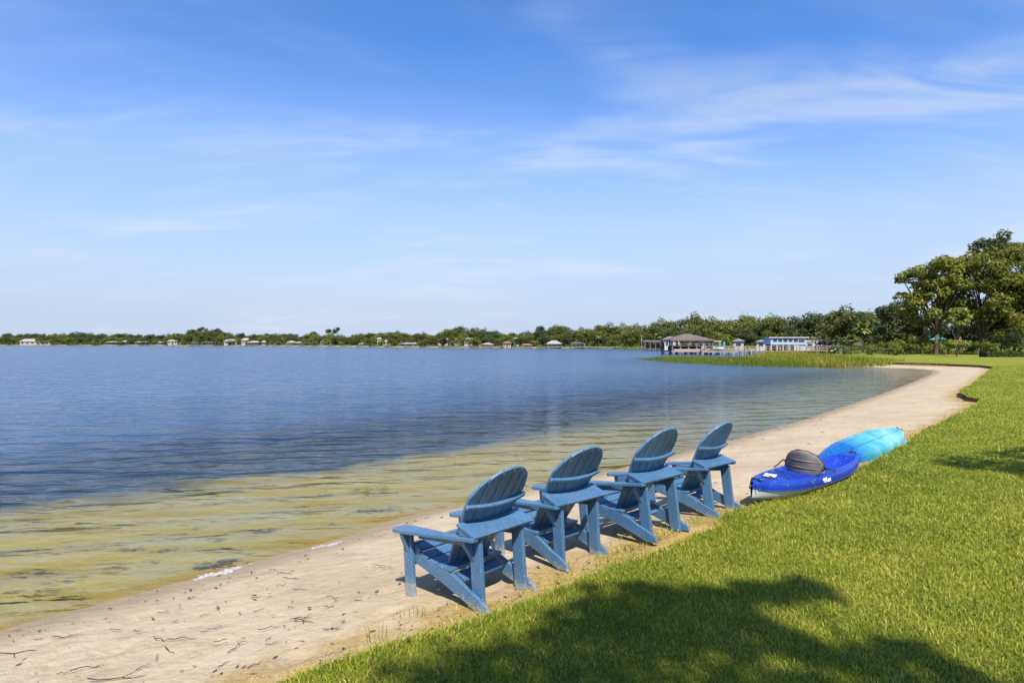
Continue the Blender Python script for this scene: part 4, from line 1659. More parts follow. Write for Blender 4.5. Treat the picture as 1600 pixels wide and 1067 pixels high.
far_kind('oak', 'oak', (1, 2, 3, 4, 5), 48, 0.46, 0.50, 0.44, 0.135, 85, 0.052)
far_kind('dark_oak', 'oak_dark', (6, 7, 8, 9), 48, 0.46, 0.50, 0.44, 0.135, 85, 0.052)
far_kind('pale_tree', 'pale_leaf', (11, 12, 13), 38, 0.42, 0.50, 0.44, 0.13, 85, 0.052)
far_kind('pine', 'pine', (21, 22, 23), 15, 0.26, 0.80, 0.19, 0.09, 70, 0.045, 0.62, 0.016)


def palm_mesh(seed, n=26, L=0.34, hgt=0.72, stand=0.0):
    rng = random.Random(seed)
    V, T, var = [], [], []
    for i in range(n):
        a = 2 * math.pi * i / n + rng.uniform(-.2, .2)
        el = rng.uniform(-0.5, 1.25)
        l_ = L * rng.uniform(0.8, 1.1)
        tone = rng.uniform(0.2, 0.8) if el > -0.2 else rng.uniform(0.6, 1.0)
        p = Vector((0, 0, hgt))
        side = Vector((-math.sin(a), math.cos(a), 0))
        prev = None
        for k in range(6):
            t = k / 5
            e2 = el - 1.3 * t * t
            w = l_ * 0.24 * math.sin(math.pi * min(0.97, t * 0.9 + 0.12))
            q = p
            row = [q - side * w - Vector((0, 0, w * 0.5)), q + Vector((0, 0, 0)), q + side * w - Vector((0, 0, w * 0.5))]
            b = len(V)
            V += row
            var += [min(1, max(0, tone + rng.uniform(-.1, .1)))] * 3
            if prev is not None:
                T += [(prev, prev + 1, b + 1, b), (prev + 1, prev + 2, b + 2, b + 1)]
            prev = b
            p = p + Vector((math.cos(a) * math.cos(e2), math.sin(a) * math.cos(e2), math.sin(e2))) * l_ / 5
    cm = mesh_np('palm_crown', np.array([tuple(v) for v in V]), np.array(T), M['palm'], {'var': np.array(var)})
    tm = MB().tube([(0, 0, -0.02), (0.01, 0, hgt * .4), (0.0, 0.01, hgt)], [0.028, 0.022, 0.02], 7).mesh('palm_trunk', M['bark'], smooth=True)
    return tm, cm


KIND['palm'] = [palm_mesh(s) for s in (31, 32)]
KIND['bush'] = []
for s in (41, 42, 43):
    cl = crown_clumps(s, 16, 0.40, 0.36, 0.38, 0.17, 90, (0.25, 0.8))
    KIND['bush'].append((trunk_mesh('bush_stems', 0.03, 0.1, [c[0] for c in cl[:6]], s, 0.03), leaf_mesh('bush_crown', cl, 0.06, M['oak'], s)))
KIND['pale_bush'] = [(KIND['bush'][i][0], leaf_mesh('pale_bush_crown', crown_clumps(44 + i, 16, 0.40, 0.36, 0.38, 0.17, 90, (0.25, 0.8)), 0.06, M['pale_leaf'], 47 + i)) for i in (0, 1)]

trng = random.Random(77)


def plant(kind, x, y, z, hgt, wid, label, group, name=None, cat='tree', tilt=0.0):
    tm, cm = trng.choice(KIND[kind])
    nm = name or {'oak': 'oak_tree', 'dark_oak': 'oak_tree', 'pale_tree': 'leafy_tree', 'pine': 'pine_tree', 'palm': 'palm_tree', 'bush': 'bush', 'pale_bush': 'bush'}[kind]
    o = empty(nm, (x, y, z), trng.uniform(0, 6.28))
    o.scale = (wid, wid, hgt)
    link('trunk', tm, o)
    link('crown', cm, o)
    return tag(o, label, cat, group)


def shore_depth(u):
    return float(np.interp(u, [-60, 0, 400, 680, 860, 1000, 1050, 1100, 1200, 1320, 1400], [545, 525, 424, 286, 253, 227, 212, 205, 185, 160, 130]))


SKY = [(-60, 521), (0, 522), (40, 521), (70, 521), (130, 519), (180, 522), (260, 521), (285, 516), (300, 516), (345, 514), (370, 522), (400, 520), (440, 519), (470, 524), (490, 520), (540, 521),
       (580, 517), (620, 517), (680, 518), (700, 512), (730, 510), (760, 514), (800, 515), (830, 517), (865, 507), (885, 507), (915, 514), (945, 505), (960, 508), (990, 507), (1010, 501),
       (1040, 499), (1075, 497), (1100, 492), (1150, 496), (1190, 493), (1230, 492), (1260, 488), (1300, 480), (1340, 480), (1380, 488), (1420, 484)]
SKU, SKV = zip(*SKY)


MARKS = [(-60, 'at the left frame edge'), (36, 'behind the long cream building, far left'), (96, 'right of the long cream building'), (165, 'behind the grey boathouses, far left'),
         (235, 'behind the tiny white boathouse'), (285, 'beside the umbrella pines'), (347, 'behind the grey-roofed house'), (395, 'behind the cream boathouse'), (425, 'behind the small blue house'),
         (448, 'behind the white boathouse and gabled cottages'), (510, 'behind the orange-tan house'), (546, 'left of the tan tower house'), (586, 'behind the tan tower house'), (615, 'behind the long open dock'),
         (665, 'behind the peach house'), (720, 'behind the white two-storey house'), (755, 'between the white boathouse and the rust-roofed cottage'), (800, 'behind the low red boathouse'),
         (848, 'behind the white-roofed hip boathouse'), (890, 'behind the dark flat boathouse'), (925, 'right of the far palms'), (965, 'at the bend of the far shore'), (1003, 'behind the dark low dock house'),
         (1048, 'behind the brown hip-roofed boathouse'), (1100, 'behind the teal boat lift'), (1140, 'behind the middle of the long pier'), (1185, 'left of the pale blue lake house'), (1215, 'behind the pale blue lake house'),
         (1255, 'behind the white shed'), (1285, 'behind the pergola'), (1325, 'above the reed bank'), (1375, 'left of the lawn oaks')]
TINT = {'dark_oak': 'dark green', 'oak': 'mid green', 'pale_tree': 'yellow-green', 'pale_bush': 'yellow-green bushy', 'bush': 'low bushy', 'palm': 'palm-like'}
ROWS = ['tall back-row', 'middle-row', 'low front-row']


def band_label(u, kind, row):
    return '%s %s tree %s' % (ROWS[row], TINT[kind], [t for m_, t in MARKS if m_ <= u + 0.01][-1])


def build_far_trees():
    u = -50
    row = 0
    for rowi, (off, stepk, hk) in enumerate([(34, 0.95, 1.0), (18, 1.05, 0.86), (9, 1.25, 0.62)]):
        u = -50.0 + rowi * 5
        while u < 1425:
            d = shore_depth(u) + off * trng.uniform(0.8, 1.2)
            vt = float(np.interp(u, SKU, SKV))
            zb = 0.9 + max(0, (off - 20) * 0.02)
            top = zat(vt, d)
            hgt = (top - zb) * hk * trng.uniform(0.80, 1.18)
            hgt = max(hgt, 3.0)
            px_h = hgt * F / d
            wid = hgt * trng.uniform(0.85, 1.4)
            k = trng.random()
            kind = 'dark_oak' if k < (0.55 if u < 600 else 0.35) else ('oak' if k < 0.88 else 'pale_tree')
            if rowi == 2 and trng.random() < 0.30:
                kind = trng.choice(['pale_bush', 'bush', 'palm'])
                hgt *= 0.8
                wid = hgt * 1.1
            nm = 'distant_tree'
            plant(kind, at(u, d), d, zb, hgt, wid, band_label(max(u, -60), kind, rowi), 'trees along the far shore', nm)
            u += wid * F / d * 0.62 * stepk
    u = -40.0
    while u < 1000:                       # bushes and young trees at the water's edge, half hiding the houses
        d = shore_depth(u) + trng.uniform(1.5, 5.0)
        kind = trng.choice(['bush', 'pale_bush', 'oak', 'bush'])
        hgt = trng.uniform(2.6, 5.2)
        wid = hgt * trng.uniform(1.0, 1.6)
        mark = [t for m_, t in MARKS if m_ <= u + 60.01][-1] if u < -60 else [t for m_, t in MARKS if m_ <= max(u, -60) + 0.01][-1]
        plant(kind, at(u, d), d, 0.4, hgt, wid, '%s waterside bush %s' % ({'bush': 'green', 'pale_bush': 'yellow-green', 'oak': 'leafy dark'}[kind], mark.replace('behind', 'by')), 'bushes at the far water edge', 'waterside_bush', 'shrub')
        u += (wid * F / d) * trng.uniform(0.9, 2.6)
    # individuals that stand out
    solo = [('pine', 318, 510, 470, 'tall umbrella pine above the distant tree line, left pair'), ('pine', 342, 512, 468, 'slightly lower umbrella pine right of the tall one'),
            ('pine', 300, 514, 466, 'slender pine left of the two umbrella pines'), ('pine', 489, 517, 420, 'lone small-topped pine over the distant houses'),
            ('pine', 515, 513, 410, 'twin-topped pine above the distant yellow house'), ('pine', 527, 512, 412, 'pine with rounded top right of the twin-topped pine'),
            ('oak', 872, 506, 275, 'rounded bright green tree rising behind the white-roofed boathouse'), ('pine', 845, 508, 268, 'open-crowned tree left of the rounded bright tree'),
            ('oak', 950, 504, 250, 'large rounded green tree above the far docks'), ('oak', 910, 511, 262, 'low rounded tree between two taller rounded trees'),
            ('pale_tree', 135, 520, 512, 'yellow-green tree in the distant tree line at left'), ('palm', 916, 516, 243, 'palm on the far shore beside the dark boathouse'),
            ('palm', 935, 517, 240, 'palm with pale trunk right of the dark boathouse'), ('pale_tree', 985, 509, 232, 'pale olive tree at the bend of the far shore'),
            ('palm', 1027, 520, 205, 'golden cabbage palm behind the brown dock house'), ('palm', 1288, 520, 139, 'palm between the pale blue house and the pergola'),
            ('palm', 1270, 518, 140, 'thin palm behind the white shed'), ('oak', 1320, 478, 128, 'tall spreading oak behind the pergola'), ('dark_oak', 1275, 484, 150, 'dark oak behind the pale blue house'),
            ('dark_oak', 1370, 484, 118, 'dark oak at the right end of the wooded shore'), ('palm', 1348, 500, 96, 'golden cabbage palm over the reed bank'), ('palm', 1330, 522, 92, 'short green palm in the reed bank')]
    for kind, u_, vt, d, lb in solo:
        zb = 0.9
        hgt = (zat(vt, d) - zb)
        wid = hgt * (1.25 if kind not in ('palm', 'pine') else 1.0)
        if kind == 'palm': wid = max(4.5, hgt * 0.9)
        plant(kind, at(u_, d), d, zb, hgt, wid, lb, 'standout trees of the far shore')


build_far_trees()


# big oaks at the right end of the lawn
def near_tree(name, u, d, clumps_px, leaf, seed, label, trunk_r, fork, mat='lawn_oak', per=2.9, zb=0.55, depth_k=0.8, group=None, tone=(0.3, 0.75)):
    """clumps_px: (u, v, radius_px) in the photo; converted to metres about the trunk at depth d"""
    rng = random.Random(seed)
    x0 = at(u, d)
    o = empty(name, (x0, d, zb))
    cl = []
    span = max(abs(at(c[0], d) - x0) for c in clumps_px) + 1
    for (cu, cv, cr) in clumps_px:
        x, z, r = at(cu, d) - x0, zat(cv, d) - zb, cr * d / F
        nsub = 6
        for k in range(nsub):
            yy = rng.uniform(-1, 1) * span * depth_k * max(0.25, 1 - abs(x) / span)
            c = (x + rng.uniform(-.5, .5) * r, yy, z + rng.uniform(-.35, .45) * r)
            rr_ = r * rng.uniform(0.42, 0.72)
            cl.append((c, (rr_, rr_, rr_ * 0.72), per * 90 * max(0.35, (rr_ / 1.2)) ** 1.7, rng.uniform(*tone)))
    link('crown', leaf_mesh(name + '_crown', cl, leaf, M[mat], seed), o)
    link('trunk', trunk_mesh(name + '_trunk', trunk_r, fork, [c[0] for c in cl[::4]], seed, 0.3), o)
    return tag(o, label, 'tree', group)


GRP = 'oaks at the right end of the lawn'
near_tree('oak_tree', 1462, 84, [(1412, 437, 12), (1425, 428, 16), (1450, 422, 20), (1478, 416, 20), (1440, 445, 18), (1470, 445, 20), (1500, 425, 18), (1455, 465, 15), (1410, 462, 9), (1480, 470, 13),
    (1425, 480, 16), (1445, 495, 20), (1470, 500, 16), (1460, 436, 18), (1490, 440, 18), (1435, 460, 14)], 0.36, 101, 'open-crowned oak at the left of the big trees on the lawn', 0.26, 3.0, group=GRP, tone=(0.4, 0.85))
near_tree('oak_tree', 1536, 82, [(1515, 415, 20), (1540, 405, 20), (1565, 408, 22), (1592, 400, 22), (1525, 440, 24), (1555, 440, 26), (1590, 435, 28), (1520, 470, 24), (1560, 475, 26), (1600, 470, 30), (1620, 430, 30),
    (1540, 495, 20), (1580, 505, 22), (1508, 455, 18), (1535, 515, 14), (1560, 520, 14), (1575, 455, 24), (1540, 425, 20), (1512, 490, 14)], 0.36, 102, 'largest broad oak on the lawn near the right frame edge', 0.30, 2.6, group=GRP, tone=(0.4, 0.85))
near_tree('oak_tree', 1560, 100, [(1540, 385, 16), (1560, 378, 17), (1580, 388, 15), (1535, 400, 16), (1565, 402, 24), (1595, 395, 18), (1560, 440, 30)], 0.38, 103, 'dark tall treetop showing above the broad oak', 0.4, 8, 'oak_dark', group=GRP)
near_tree('oak_tree', 1640, 80, [(1610, 395, 26), (1640, 385, 30), (1670, 400, 30), (1610, 440, 30), (1650, 440, 34), (1600, 500, 26), (1640, 490, 30)], 0.38, 104, 'oak cut by the right frame edge', 0.42, 4, group=GRP)
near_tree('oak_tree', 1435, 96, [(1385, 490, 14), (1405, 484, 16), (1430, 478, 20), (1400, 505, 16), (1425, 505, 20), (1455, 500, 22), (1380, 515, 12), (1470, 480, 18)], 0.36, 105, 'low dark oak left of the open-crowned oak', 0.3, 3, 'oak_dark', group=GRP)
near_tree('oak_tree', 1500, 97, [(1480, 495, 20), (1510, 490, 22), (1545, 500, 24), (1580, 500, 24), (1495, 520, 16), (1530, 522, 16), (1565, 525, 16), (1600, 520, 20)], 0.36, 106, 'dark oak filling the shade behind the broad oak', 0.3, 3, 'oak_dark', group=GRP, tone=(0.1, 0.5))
near_tree('leafy_tree', 1496, 76, [(1490, 492, 10), (1500, 487, 10), (1508, 496, 9), (1486, 502, 8), (1500, 505, 9)], 0.34, 107, 'small bright green tree in front of the dark oaks', 0.12, 2.0, 'pale_leaf', zb=0.55)

for i, (u_, vb, vt, w_, d, kind, lb) in enumerate([
        (1415, 556, 515, 40, 84, 'bush', 'dark multi-stemmed shrub at the left of the lawn trees'), (1440, 556, 516, 40, 85, 'bush', 'dark multi-stemmed shrub right of the first lawn shrub'),
        (1466, 555, 518, 36, 86, 'bush', 'dark shrub under the open-crowned oak'), (1388, 556, 523, 30, 82, 'pale_bush', 'olive shrub where the reed bank meets the lawn'),
        (1360, 556, 530, 34, 80, 'pale_bush', 'yellowish shrub in the reed bank'), (1330, 556, 534, 30, 84, 'pale_bush', 'light green shrub at the left of the reed bank'),
        (1565, 549, 515, 34, 88, 'pale_bush', 'bright green broad-leaved shrub behind the clipped hedges'), (1592, 549, 520, 30, 88, 'pale_bush', 'bright green shrub at the right frame edge'),
        (1545, 549, 523, 26, 90, 'bush', 'dark shrub behind the clipped hedges'), (1520, 549, 527, 26, 92, 'bush', 'dark low shrub under the broad oak'), (1305, 552, 534, 26, 112, 'pale_bush', 'pale shrub beside the pergola'),
        (1400, 556, 536, 30, 78, 'bush', 'low dark shrub by the thin posts'), (1534, 552, 522, 30, 79, 'bush', 'mid green shrub hiding the foot of the broad oak'),
        (1552, 551, 528, 26, 78, 'pale_bush', 'light green shrub right of the broad oak trunk'), (1478, 553, 527, 26, 82, 'pale_bush', 'light green shrub beside the flat-topped tree')]):
    z0 = 0.55
    hgt = zat(vt, d) - z0
    plant(kind, at(u_, d), d, z0, max(1.2, hgt), w_ * d / F * 1.1, lb, 'shrubs at the end of the lawn', cat='shrub')

for i, (u_, vt, d, lb) in enumerate([(1385, 500, 112, 'left of the open-crowned oak'), (1422, 505, 110, 'behind the low dark oak'), (1452, 508, 112, 'behind the open-crowned oak'), (1482, 505, 114, 'between the two big oaks'),
        (1515, 500, 112, 'behind the trunk of the broad oak'), (1550, 500, 110, 'right of the trunk of the broad oak'), (1585, 498, 112, 'at the right frame edge'), (1625, 495, 110, 'just cut off by the right frame edge')]):
    hgt = zat(vt, d) - 0.6
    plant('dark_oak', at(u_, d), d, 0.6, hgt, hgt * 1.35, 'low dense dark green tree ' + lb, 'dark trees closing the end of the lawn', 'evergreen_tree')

# lollipop topiary tree and clipped hedges
d = 70
o = empty('topiary_tree', (at(1495, d), d, 0.6))
rngt = random.Random(9)
link('crown', leaf_mesh('topiary_crown', [((rngt.uniform(-.9, .9), rngt.uniform(-.7, .7), 1.55 + rngt.uniform(-.1, .15)), (0.5, 0.5, 0.36), 420, rngt.uniform(.5, .9)) for _ in range(12)], 0.15, M['pale_leaf'], 9), o)
link('trunk', trunk_mesh('topiary_trunk', 0.06, 0.5, [(-.6, 0, 1.3), (.5, .2, 1.35), (0, -.3, 1.4), (-.2, .3, 1.3)], 4, 0.05), o)
tag(o, 'small clipped flat-topped tree on the lawn', 'tree')
for i, (ua, ub, lb) in enumerate([(1536, 1552, 'leftmost clipped box hedge at the end of the lawn'), (1553, 1571, 'second clipped box hedge from the left'), (1572, 1600, 'long clipped box hedge at the right frame edge')]):
    d = 68
    w_ = (ub - ua) * d / F
    rg2 = np.random.default_rng(60 + i)
    n = int(2600 * max(1, w_ / 1.2))
    p = rg2.uniform(-1, 1, (n, 3))
    ax = rg2.integers(0, 3, n)
    sg = np.where(rg2.uniform(0, 1, n) < .5, -1, 1)
    p[np.arange(n), ax] = sg * rg2.uniform(0.9, 1.04, n)
    p *= np.array([w_ / 2, 0.55, 0.33])
    p[:, 2] += 0.36
    nn = rg2.normal(0, 0.6, (n, 3))
    nn[np.arange(n), ax] += sg
    nn /= np.linalg.norm(nn, axis=1)[:, None]
    t_ = np.cross(nn, rg2.normal(0, 1, (n, 3)))
    t_ /= np.linalg.norm(t_, axis=1)[:, None]
    b_ = np.cross(nn, t_)
    s_ = rg2.uniform(0.04, 0.09, n)[:, None]
    q = np.stack([p - t_ * s_, p - b_ * s_ * .7, p + t_ * s_, p + b_ * s_ * .7], 1)
    o = empty('clipped_hedge', (at((ua + ub) / 2, d), d, 0.56))
    link('foliage', mesh_np('hedge_foliage', q.reshape(-1, 3), np.arange(n)[:, None] * 4 + np.arange(4), M['hedge'], {'var': np.repeat(rg2.uniform(0, 1, n), 4)}), o)
    MB().box((0, 0, 0.34), (w_ * .93, 1.0, 0.6)).build('branches', M['bark'], o)
    tag(o, lb, 'hedge', 'clipped hedges at the end of the lawn')

# shade trees standing behind the viewpoint; only their shadows reach into the picture
def shade_tree(loc, spots, label, seed, Hc):
    """spots: shadow centres on the lawn (x, y, radius); the clump that throws each one hangs Hc metres up along the sun's direction"""
    rng = random.Random(seed)
    o = empty('shade_tree', (loc[0], loc[1], 0.45))
    cl = []
    for (sx, sy, r) in spots:
        hc = Hc * rng.uniform(0.93, 1.12)
        c = Vector((sx, sy, LZ)) + Vector(SDIR) * (hc / SDIR.z)
        c = c - Vector((loc[0], loc[1], 0.45))
        for k in range(4):
            rr_ = r * rng.uniform(0.5, 0.8)
            cl.append(((c.x + rng.uniform(-.4, .4) * r, c.y + rng.uniform(-.4, .4) * r, c.z + rng.uniform(-.5, .5) * r), (rr_, rr_, rr_ * .75), 210 * max(.25, rr_) ** 1.6, rng.uniform(.3, .7)))
    link('crown', leaf_mesh('shade_tree_crown', cl, 0.17, M['oak'], seed), o)
    link('trunk', trunk_mesh('shade_tree_trunk', 0.22, 4.5, [c[0] for c in cl[::9]], seed, 0.3), o)
    return tag(o, label, 'tree')


shade_tree((1.5, -9.5), [(-0.45, 3.0, 0.5), (-0.25, 3.4, 0.45), (0.2, 3.75, 0.5), (0.75, 4.0, 0.5), (1.15, 4.15, 0.36), (0.1, 2.6, 0.7), (0.8, 3.2, 0.6), (1.1, 2.8, 0.5), (1.75, 4.2, 0.26), (2.0, 4.3, 0.26), (2.25, 4.35, 0.22), (-0.65, 2.75, 0.4), (0.5, 3.5, 0.5), (0.5, 2.5, 0.6), (0.95, 3.7, 0.4), (1.35, 3.65, 0.28), (-0.1, 3.0, 0.5), (1.0, 4.3, 0.25), (0.55, 4.15, 0.3),
                         (2.0, 3.45, 0.32), (2.35, 3.1, 0.3), (1.8, 2.9, 0.4), (2.2, 2.5, 0.4), (1.5, 2.9, 0.35), (2.65, 2.6, 0.45), (2.75, 2.95, 0.25), (1.45, 3.25, 0.28), (1.42, 4.2, 0.2), (1.5, 3.95, 0.22), (2.3, 3.5, 0.22), (1.75, 3.6, 0.2), (2.6, 2.1, 0.5), (0.3, 1.4, 0.9), (1.8, 1.2, 0.9), (-0.6, 1.0, 0.8), (0.6, -1, 1.4), (2.5, -0.6, 1.4)],
           'leafy tree behind the viewpoint shading the near lawn', 301, 12.0)
shade_tree((13.5, -4.0), [(6.5, 8.85, 0.35), (7.1, 8.95, 0.55), (6.9, 8.35, 0.4), (7.6, 8.6, 0.5), (8.0, 9.2, 0.5), (8.6, 9.7, 0.5), (7.2, 8.3, 0.3), (7.9, 8.3, 0.45), (9.2, 9.0, 0.8), (10.2, 9.5, 1.0), (9.6, 8.0, 0.9), (11, 8, 1.3), (12, 6.5, 1.5), (11, 10, 1.0), (13, 9, 1.5)],
           'leafy tree right of the frame shading the far lawn', 302, 9.0)


# ---------------------------------------------------------------- reeds
def reed_bed(poly, n, h, w, name, label, seed, lo, hi, zfix=None):
    rng = np.random.default_rng(seed)
    poly = np.array(poly)
    P = rng.uniform(poly.min(0), poly.max(0), (n * 4, 2))
    P = P[inside(P, poly)][:n]
    s, z = ground_z(P)
    z = np.maximum(z, -0.05)
    if zfix is not None: z = np.maximum(z, zfix)
    m = len(P)
    pat = vnoise(P, 0.28, seed, 3)
    pat2 = vnoise(P, 0.9, seed + 2, 2)
    e = np.clip(seg_dist(P, poly, True) / 3.0, 0.25, 1)
    hg = rng.uniform(h[0], h[1], m) * (1 + 0.35 * pat) * e ** 0.5
    var = np.clip(rng.uniform(lo, hi, m) + 0.30 * pat + 0.15 * pat2, 0, 1)
    me = blades(P, z, hg, rng.uniform(0.5, 1, m) * w, rng.uniform(0.05, 0.45, m), var, rng, name, M['reed'], 0.1)
    return tag(link(name, me), label, 'reeds', kind='stuff')


reed_bed([(17, 84), (18.5, 70), (21, 64), (24, 59), (30, 57), (33, 58), (34, 72), (33, 83), (27, 86), (22, 86)], 15000, (0.28, 0.66), 0.07, 'reeds', 'bright green reeds on a low spit reaching into the lake', 71, 0.2, 0.72)
reed_bed([(29.5, 56.6), (34, 55.2), (37, 56.5), (38, 60), (37, 70), (40, 82), (45, 92), (42, 96), (34, 88), (29, 70)], 15000, (0.4, 1.1), 0.085, 'tall_reeds', 'tall yellowing reeds and grasses on the bank behind the cove', 72, 0.35, 1.0, 0.1)
reed_bed([(52, 226), (60, 205), (50, 215), (40, 231), (20, 248), (22, 252), (42, 236)], 1500, (0.8, 1.6), 0.25, 'far_reeds', 'yellow-green reeds along the far shore left of the dock house', 73, 0.2, 0.8)


# ---------------------------------------------------------------- lake houses, boathouses, piers
def house(u0, u1, vb, ve, vr, d, wall, roof, label, hip=True, windows=3, door=True, name='lake_house', over=0.5, dep=0.7, yaw=None, cat='house', group='houses along the far shore'):
    w = (u1 - u0) * d / F
    uc = (u0 + u1) / 2
    x = at(uc, d)
    zb, ze, zr = zat(vb, d), zat(ve, d), zat(vr, d)
    zb = max(zb, 0.15)
    dp = w * dep
    o = empty(name, (x, d, zb), math.atan2(-x, d) * (1 if yaw is None else 0) + (yaw or 0))
    hw, hd, eh, rh = w / 2 - over, dp / 2 - over, ze - zb, zr - zb
    MB().box((0, 0, eh / 2 - 0.2), (2 * hw, 2 * hd, eh + 0.4)).build('wall', M[wall], o)
    W2, D2 = w / 2, dp / 2
    rf = MB()
    e0 = eh - 0.12
    if hip:
        r_ = max(0.4, W2 - D2 * 0.95)
        P = [(-W2, -D2, e0), (W2, -D2, e0), (W2, D2, e0), (-W2, D2, e0), (-W2, -D2, e0 + .2), (W2, -D2, e0 + .2), (W2, D2, e0 + .2), (-W2, D2, e0 + .2), (-r_, 0, rh), (r_, 0, rh)]
        rf.add(P, [(0, 1, 2, 3), (0, 1, 5, 4), (1, 2, 6, 5), (2, 3, 7, 6), (3, 0, 4, 7), (4, 5, 9, 8), (5, 6, 9), (6, 7, 8, 9), (7, 4, 8)])
    else:   # gable end towards the lake
        P = [(-W2, -D2, e0), (W2, -D2, e0), (W2, D2, e0), (-W2, D2, e0), (0, -D2, rh), (0, D2, rh)]
        rf.add(P, [(0, 3, 2, 1), (0, 1, 4), (2, 3, 5), (1, 2, 5, 4), (3, 0, 4, 5)])
    rf.build('roof', M[roof], o)
    for k in range(windows):
        xk = -hw + 2 * hw * (k + 0.5) / windows
        ww, wh = min(1.8, 2 * hw / windows * 0.5), min(1.4, eh * 0.4)
        if door and k == windows // 2:
            MB().box((xk, -hd - 0.03, min(2.1, eh * .75) / 2), (min(1.4, ww), 0.06, min(2.1, eh * .75))).build('door', M['glass'], o)
            continue
        wo = MB().box((xk, -hd - 0.025, eh * 0.55), (ww + .24, 0.05, wh + .24)).build('window', M['white_wall'], o)
        MB().box((xk, -hd - 0.06, eh * 0.55), (ww, 0.04, wh)).build('pane', M['glass'], wo)
    return tag(o, label, cat, group)


def boathouse(u0, u1, vw, ve, vr, d, roof, label, posts=4, stuff_mat=None, dep=0.8, hip=True, name='boathouse', deck=True, group='boathouses along the far shore', deckmat='pale_wood', yaw=0.0):
    """open roofed dock standing on posts in the water"""
    w = (u1 - u0) * d / F
    x = at((u0 + u1) / 2, d)
    dp = w * dep
    o = empty(name, (x, d, 0), yaw)
    eh, rh = zat(ve, d), zat(vr, d)
    W2, D2 = w / 2, dp / 2
    pm = MB().tube([(0, 0, -1.5), (0, 0, eh - 0.02)], 0.11 + w * 0.004, 6).mesh('post', M['wood'])
    for j in (-1, 1):
        for k in range(posts):
            link('post', pm, o, (-W2 * .9 + 1.8 * W2 * k / (posts - 1), j * D2 * .9, 0))
    e0 = eh - 0.1
    rf = MB()
    if hip:
        r_ = max(0.05, W2 - D2)
        P = [(-W2, -D2, e0), (W2, -D2, e0), (W2, D2, e0), (-W2, D2, e0), (-W2, -D2, e0 + .15), (W2, -D2, e0 + .15), (W2, D2, e0 + .15), (-W2, D2, e0 + .15), (-r_, 0, rh), (r_, 0, rh)]
        rf.add(P, [(0, 1, 2, 3), (0, 1, 5, 4), (1, 2, 6, 5), (2, 3, 7, 6), (3, 0, 4, 7), (4, 5, 9, 8), (5, 6, 9), (6, 7, 8, 9), (7, 4, 8)])
    else:
        P = [(-W2, -D2, e0), (W2, -D2, e0), (W2, D2, e0), (-W2, D2, e0), (-W2, 0, rh), (W2, 0, rh)]
        rf.add(P, [(0, 3, 2, 1), (0, 1, 5, 4), (2, 3, 4, 5), (1, 2, 5), (3, 0, 4)])
    rf.build('roof', M[roof], o)
    if deck:
        MB().box((0, 0, 0.55), (w * .96, dp * .96, 0.16)).build('deck', M[deckmat], o)
    if stuff_mat:
        MB().box((0, D2 * .3, 0.63 + (eh - .7) * .35), (w * .7, dp * .35, (eh - .7) * .7)).build('store_room', M[stuff_mat], o)
    return tag(o, label, 'boathouse', group)


def pier(u0, d0, u1, d1, z, wid, label, rail=True, step=2.6, mat='tan_wood', name='pier', group='piers', post_top=None):
    a, b = Vector((at(u0, d0), d0, 0)), Vector((at(u1, d1), d1, 0))
    L = (b - a).length
    o = empty(name, a, math.atan2((b - a).y, (b - a).x))
    MB().box((L / 2, 0, z), (L, wid, 0.14)).build('deck', M[mat], o)
    n = max(2, int(L / step) + 1)
    pm = MB().box((0, 0, ((z + (1.0 if rail else 0.1)) - 1.5) / 2), (0.16, 0.16, z + (1.0 if rail else 0.1) + 1.5)).mesh('post', M['pale_wood'])
    for k in range(n):
        for s in (-1, 1):
            link('post', pm, o, (L * k / (n - 1), s * (wid / 2 + .085), 0))
    if rail:
        for s in (-1, 1):
            for zz in (z + 0.95, z + 0.5):
                MB().box((L / 2, s * (wid / 2 + .02), zz), (L, 0.06, 0.12)).build('rail', M[mat], o)
    return tag(o, label, 'pier', group)


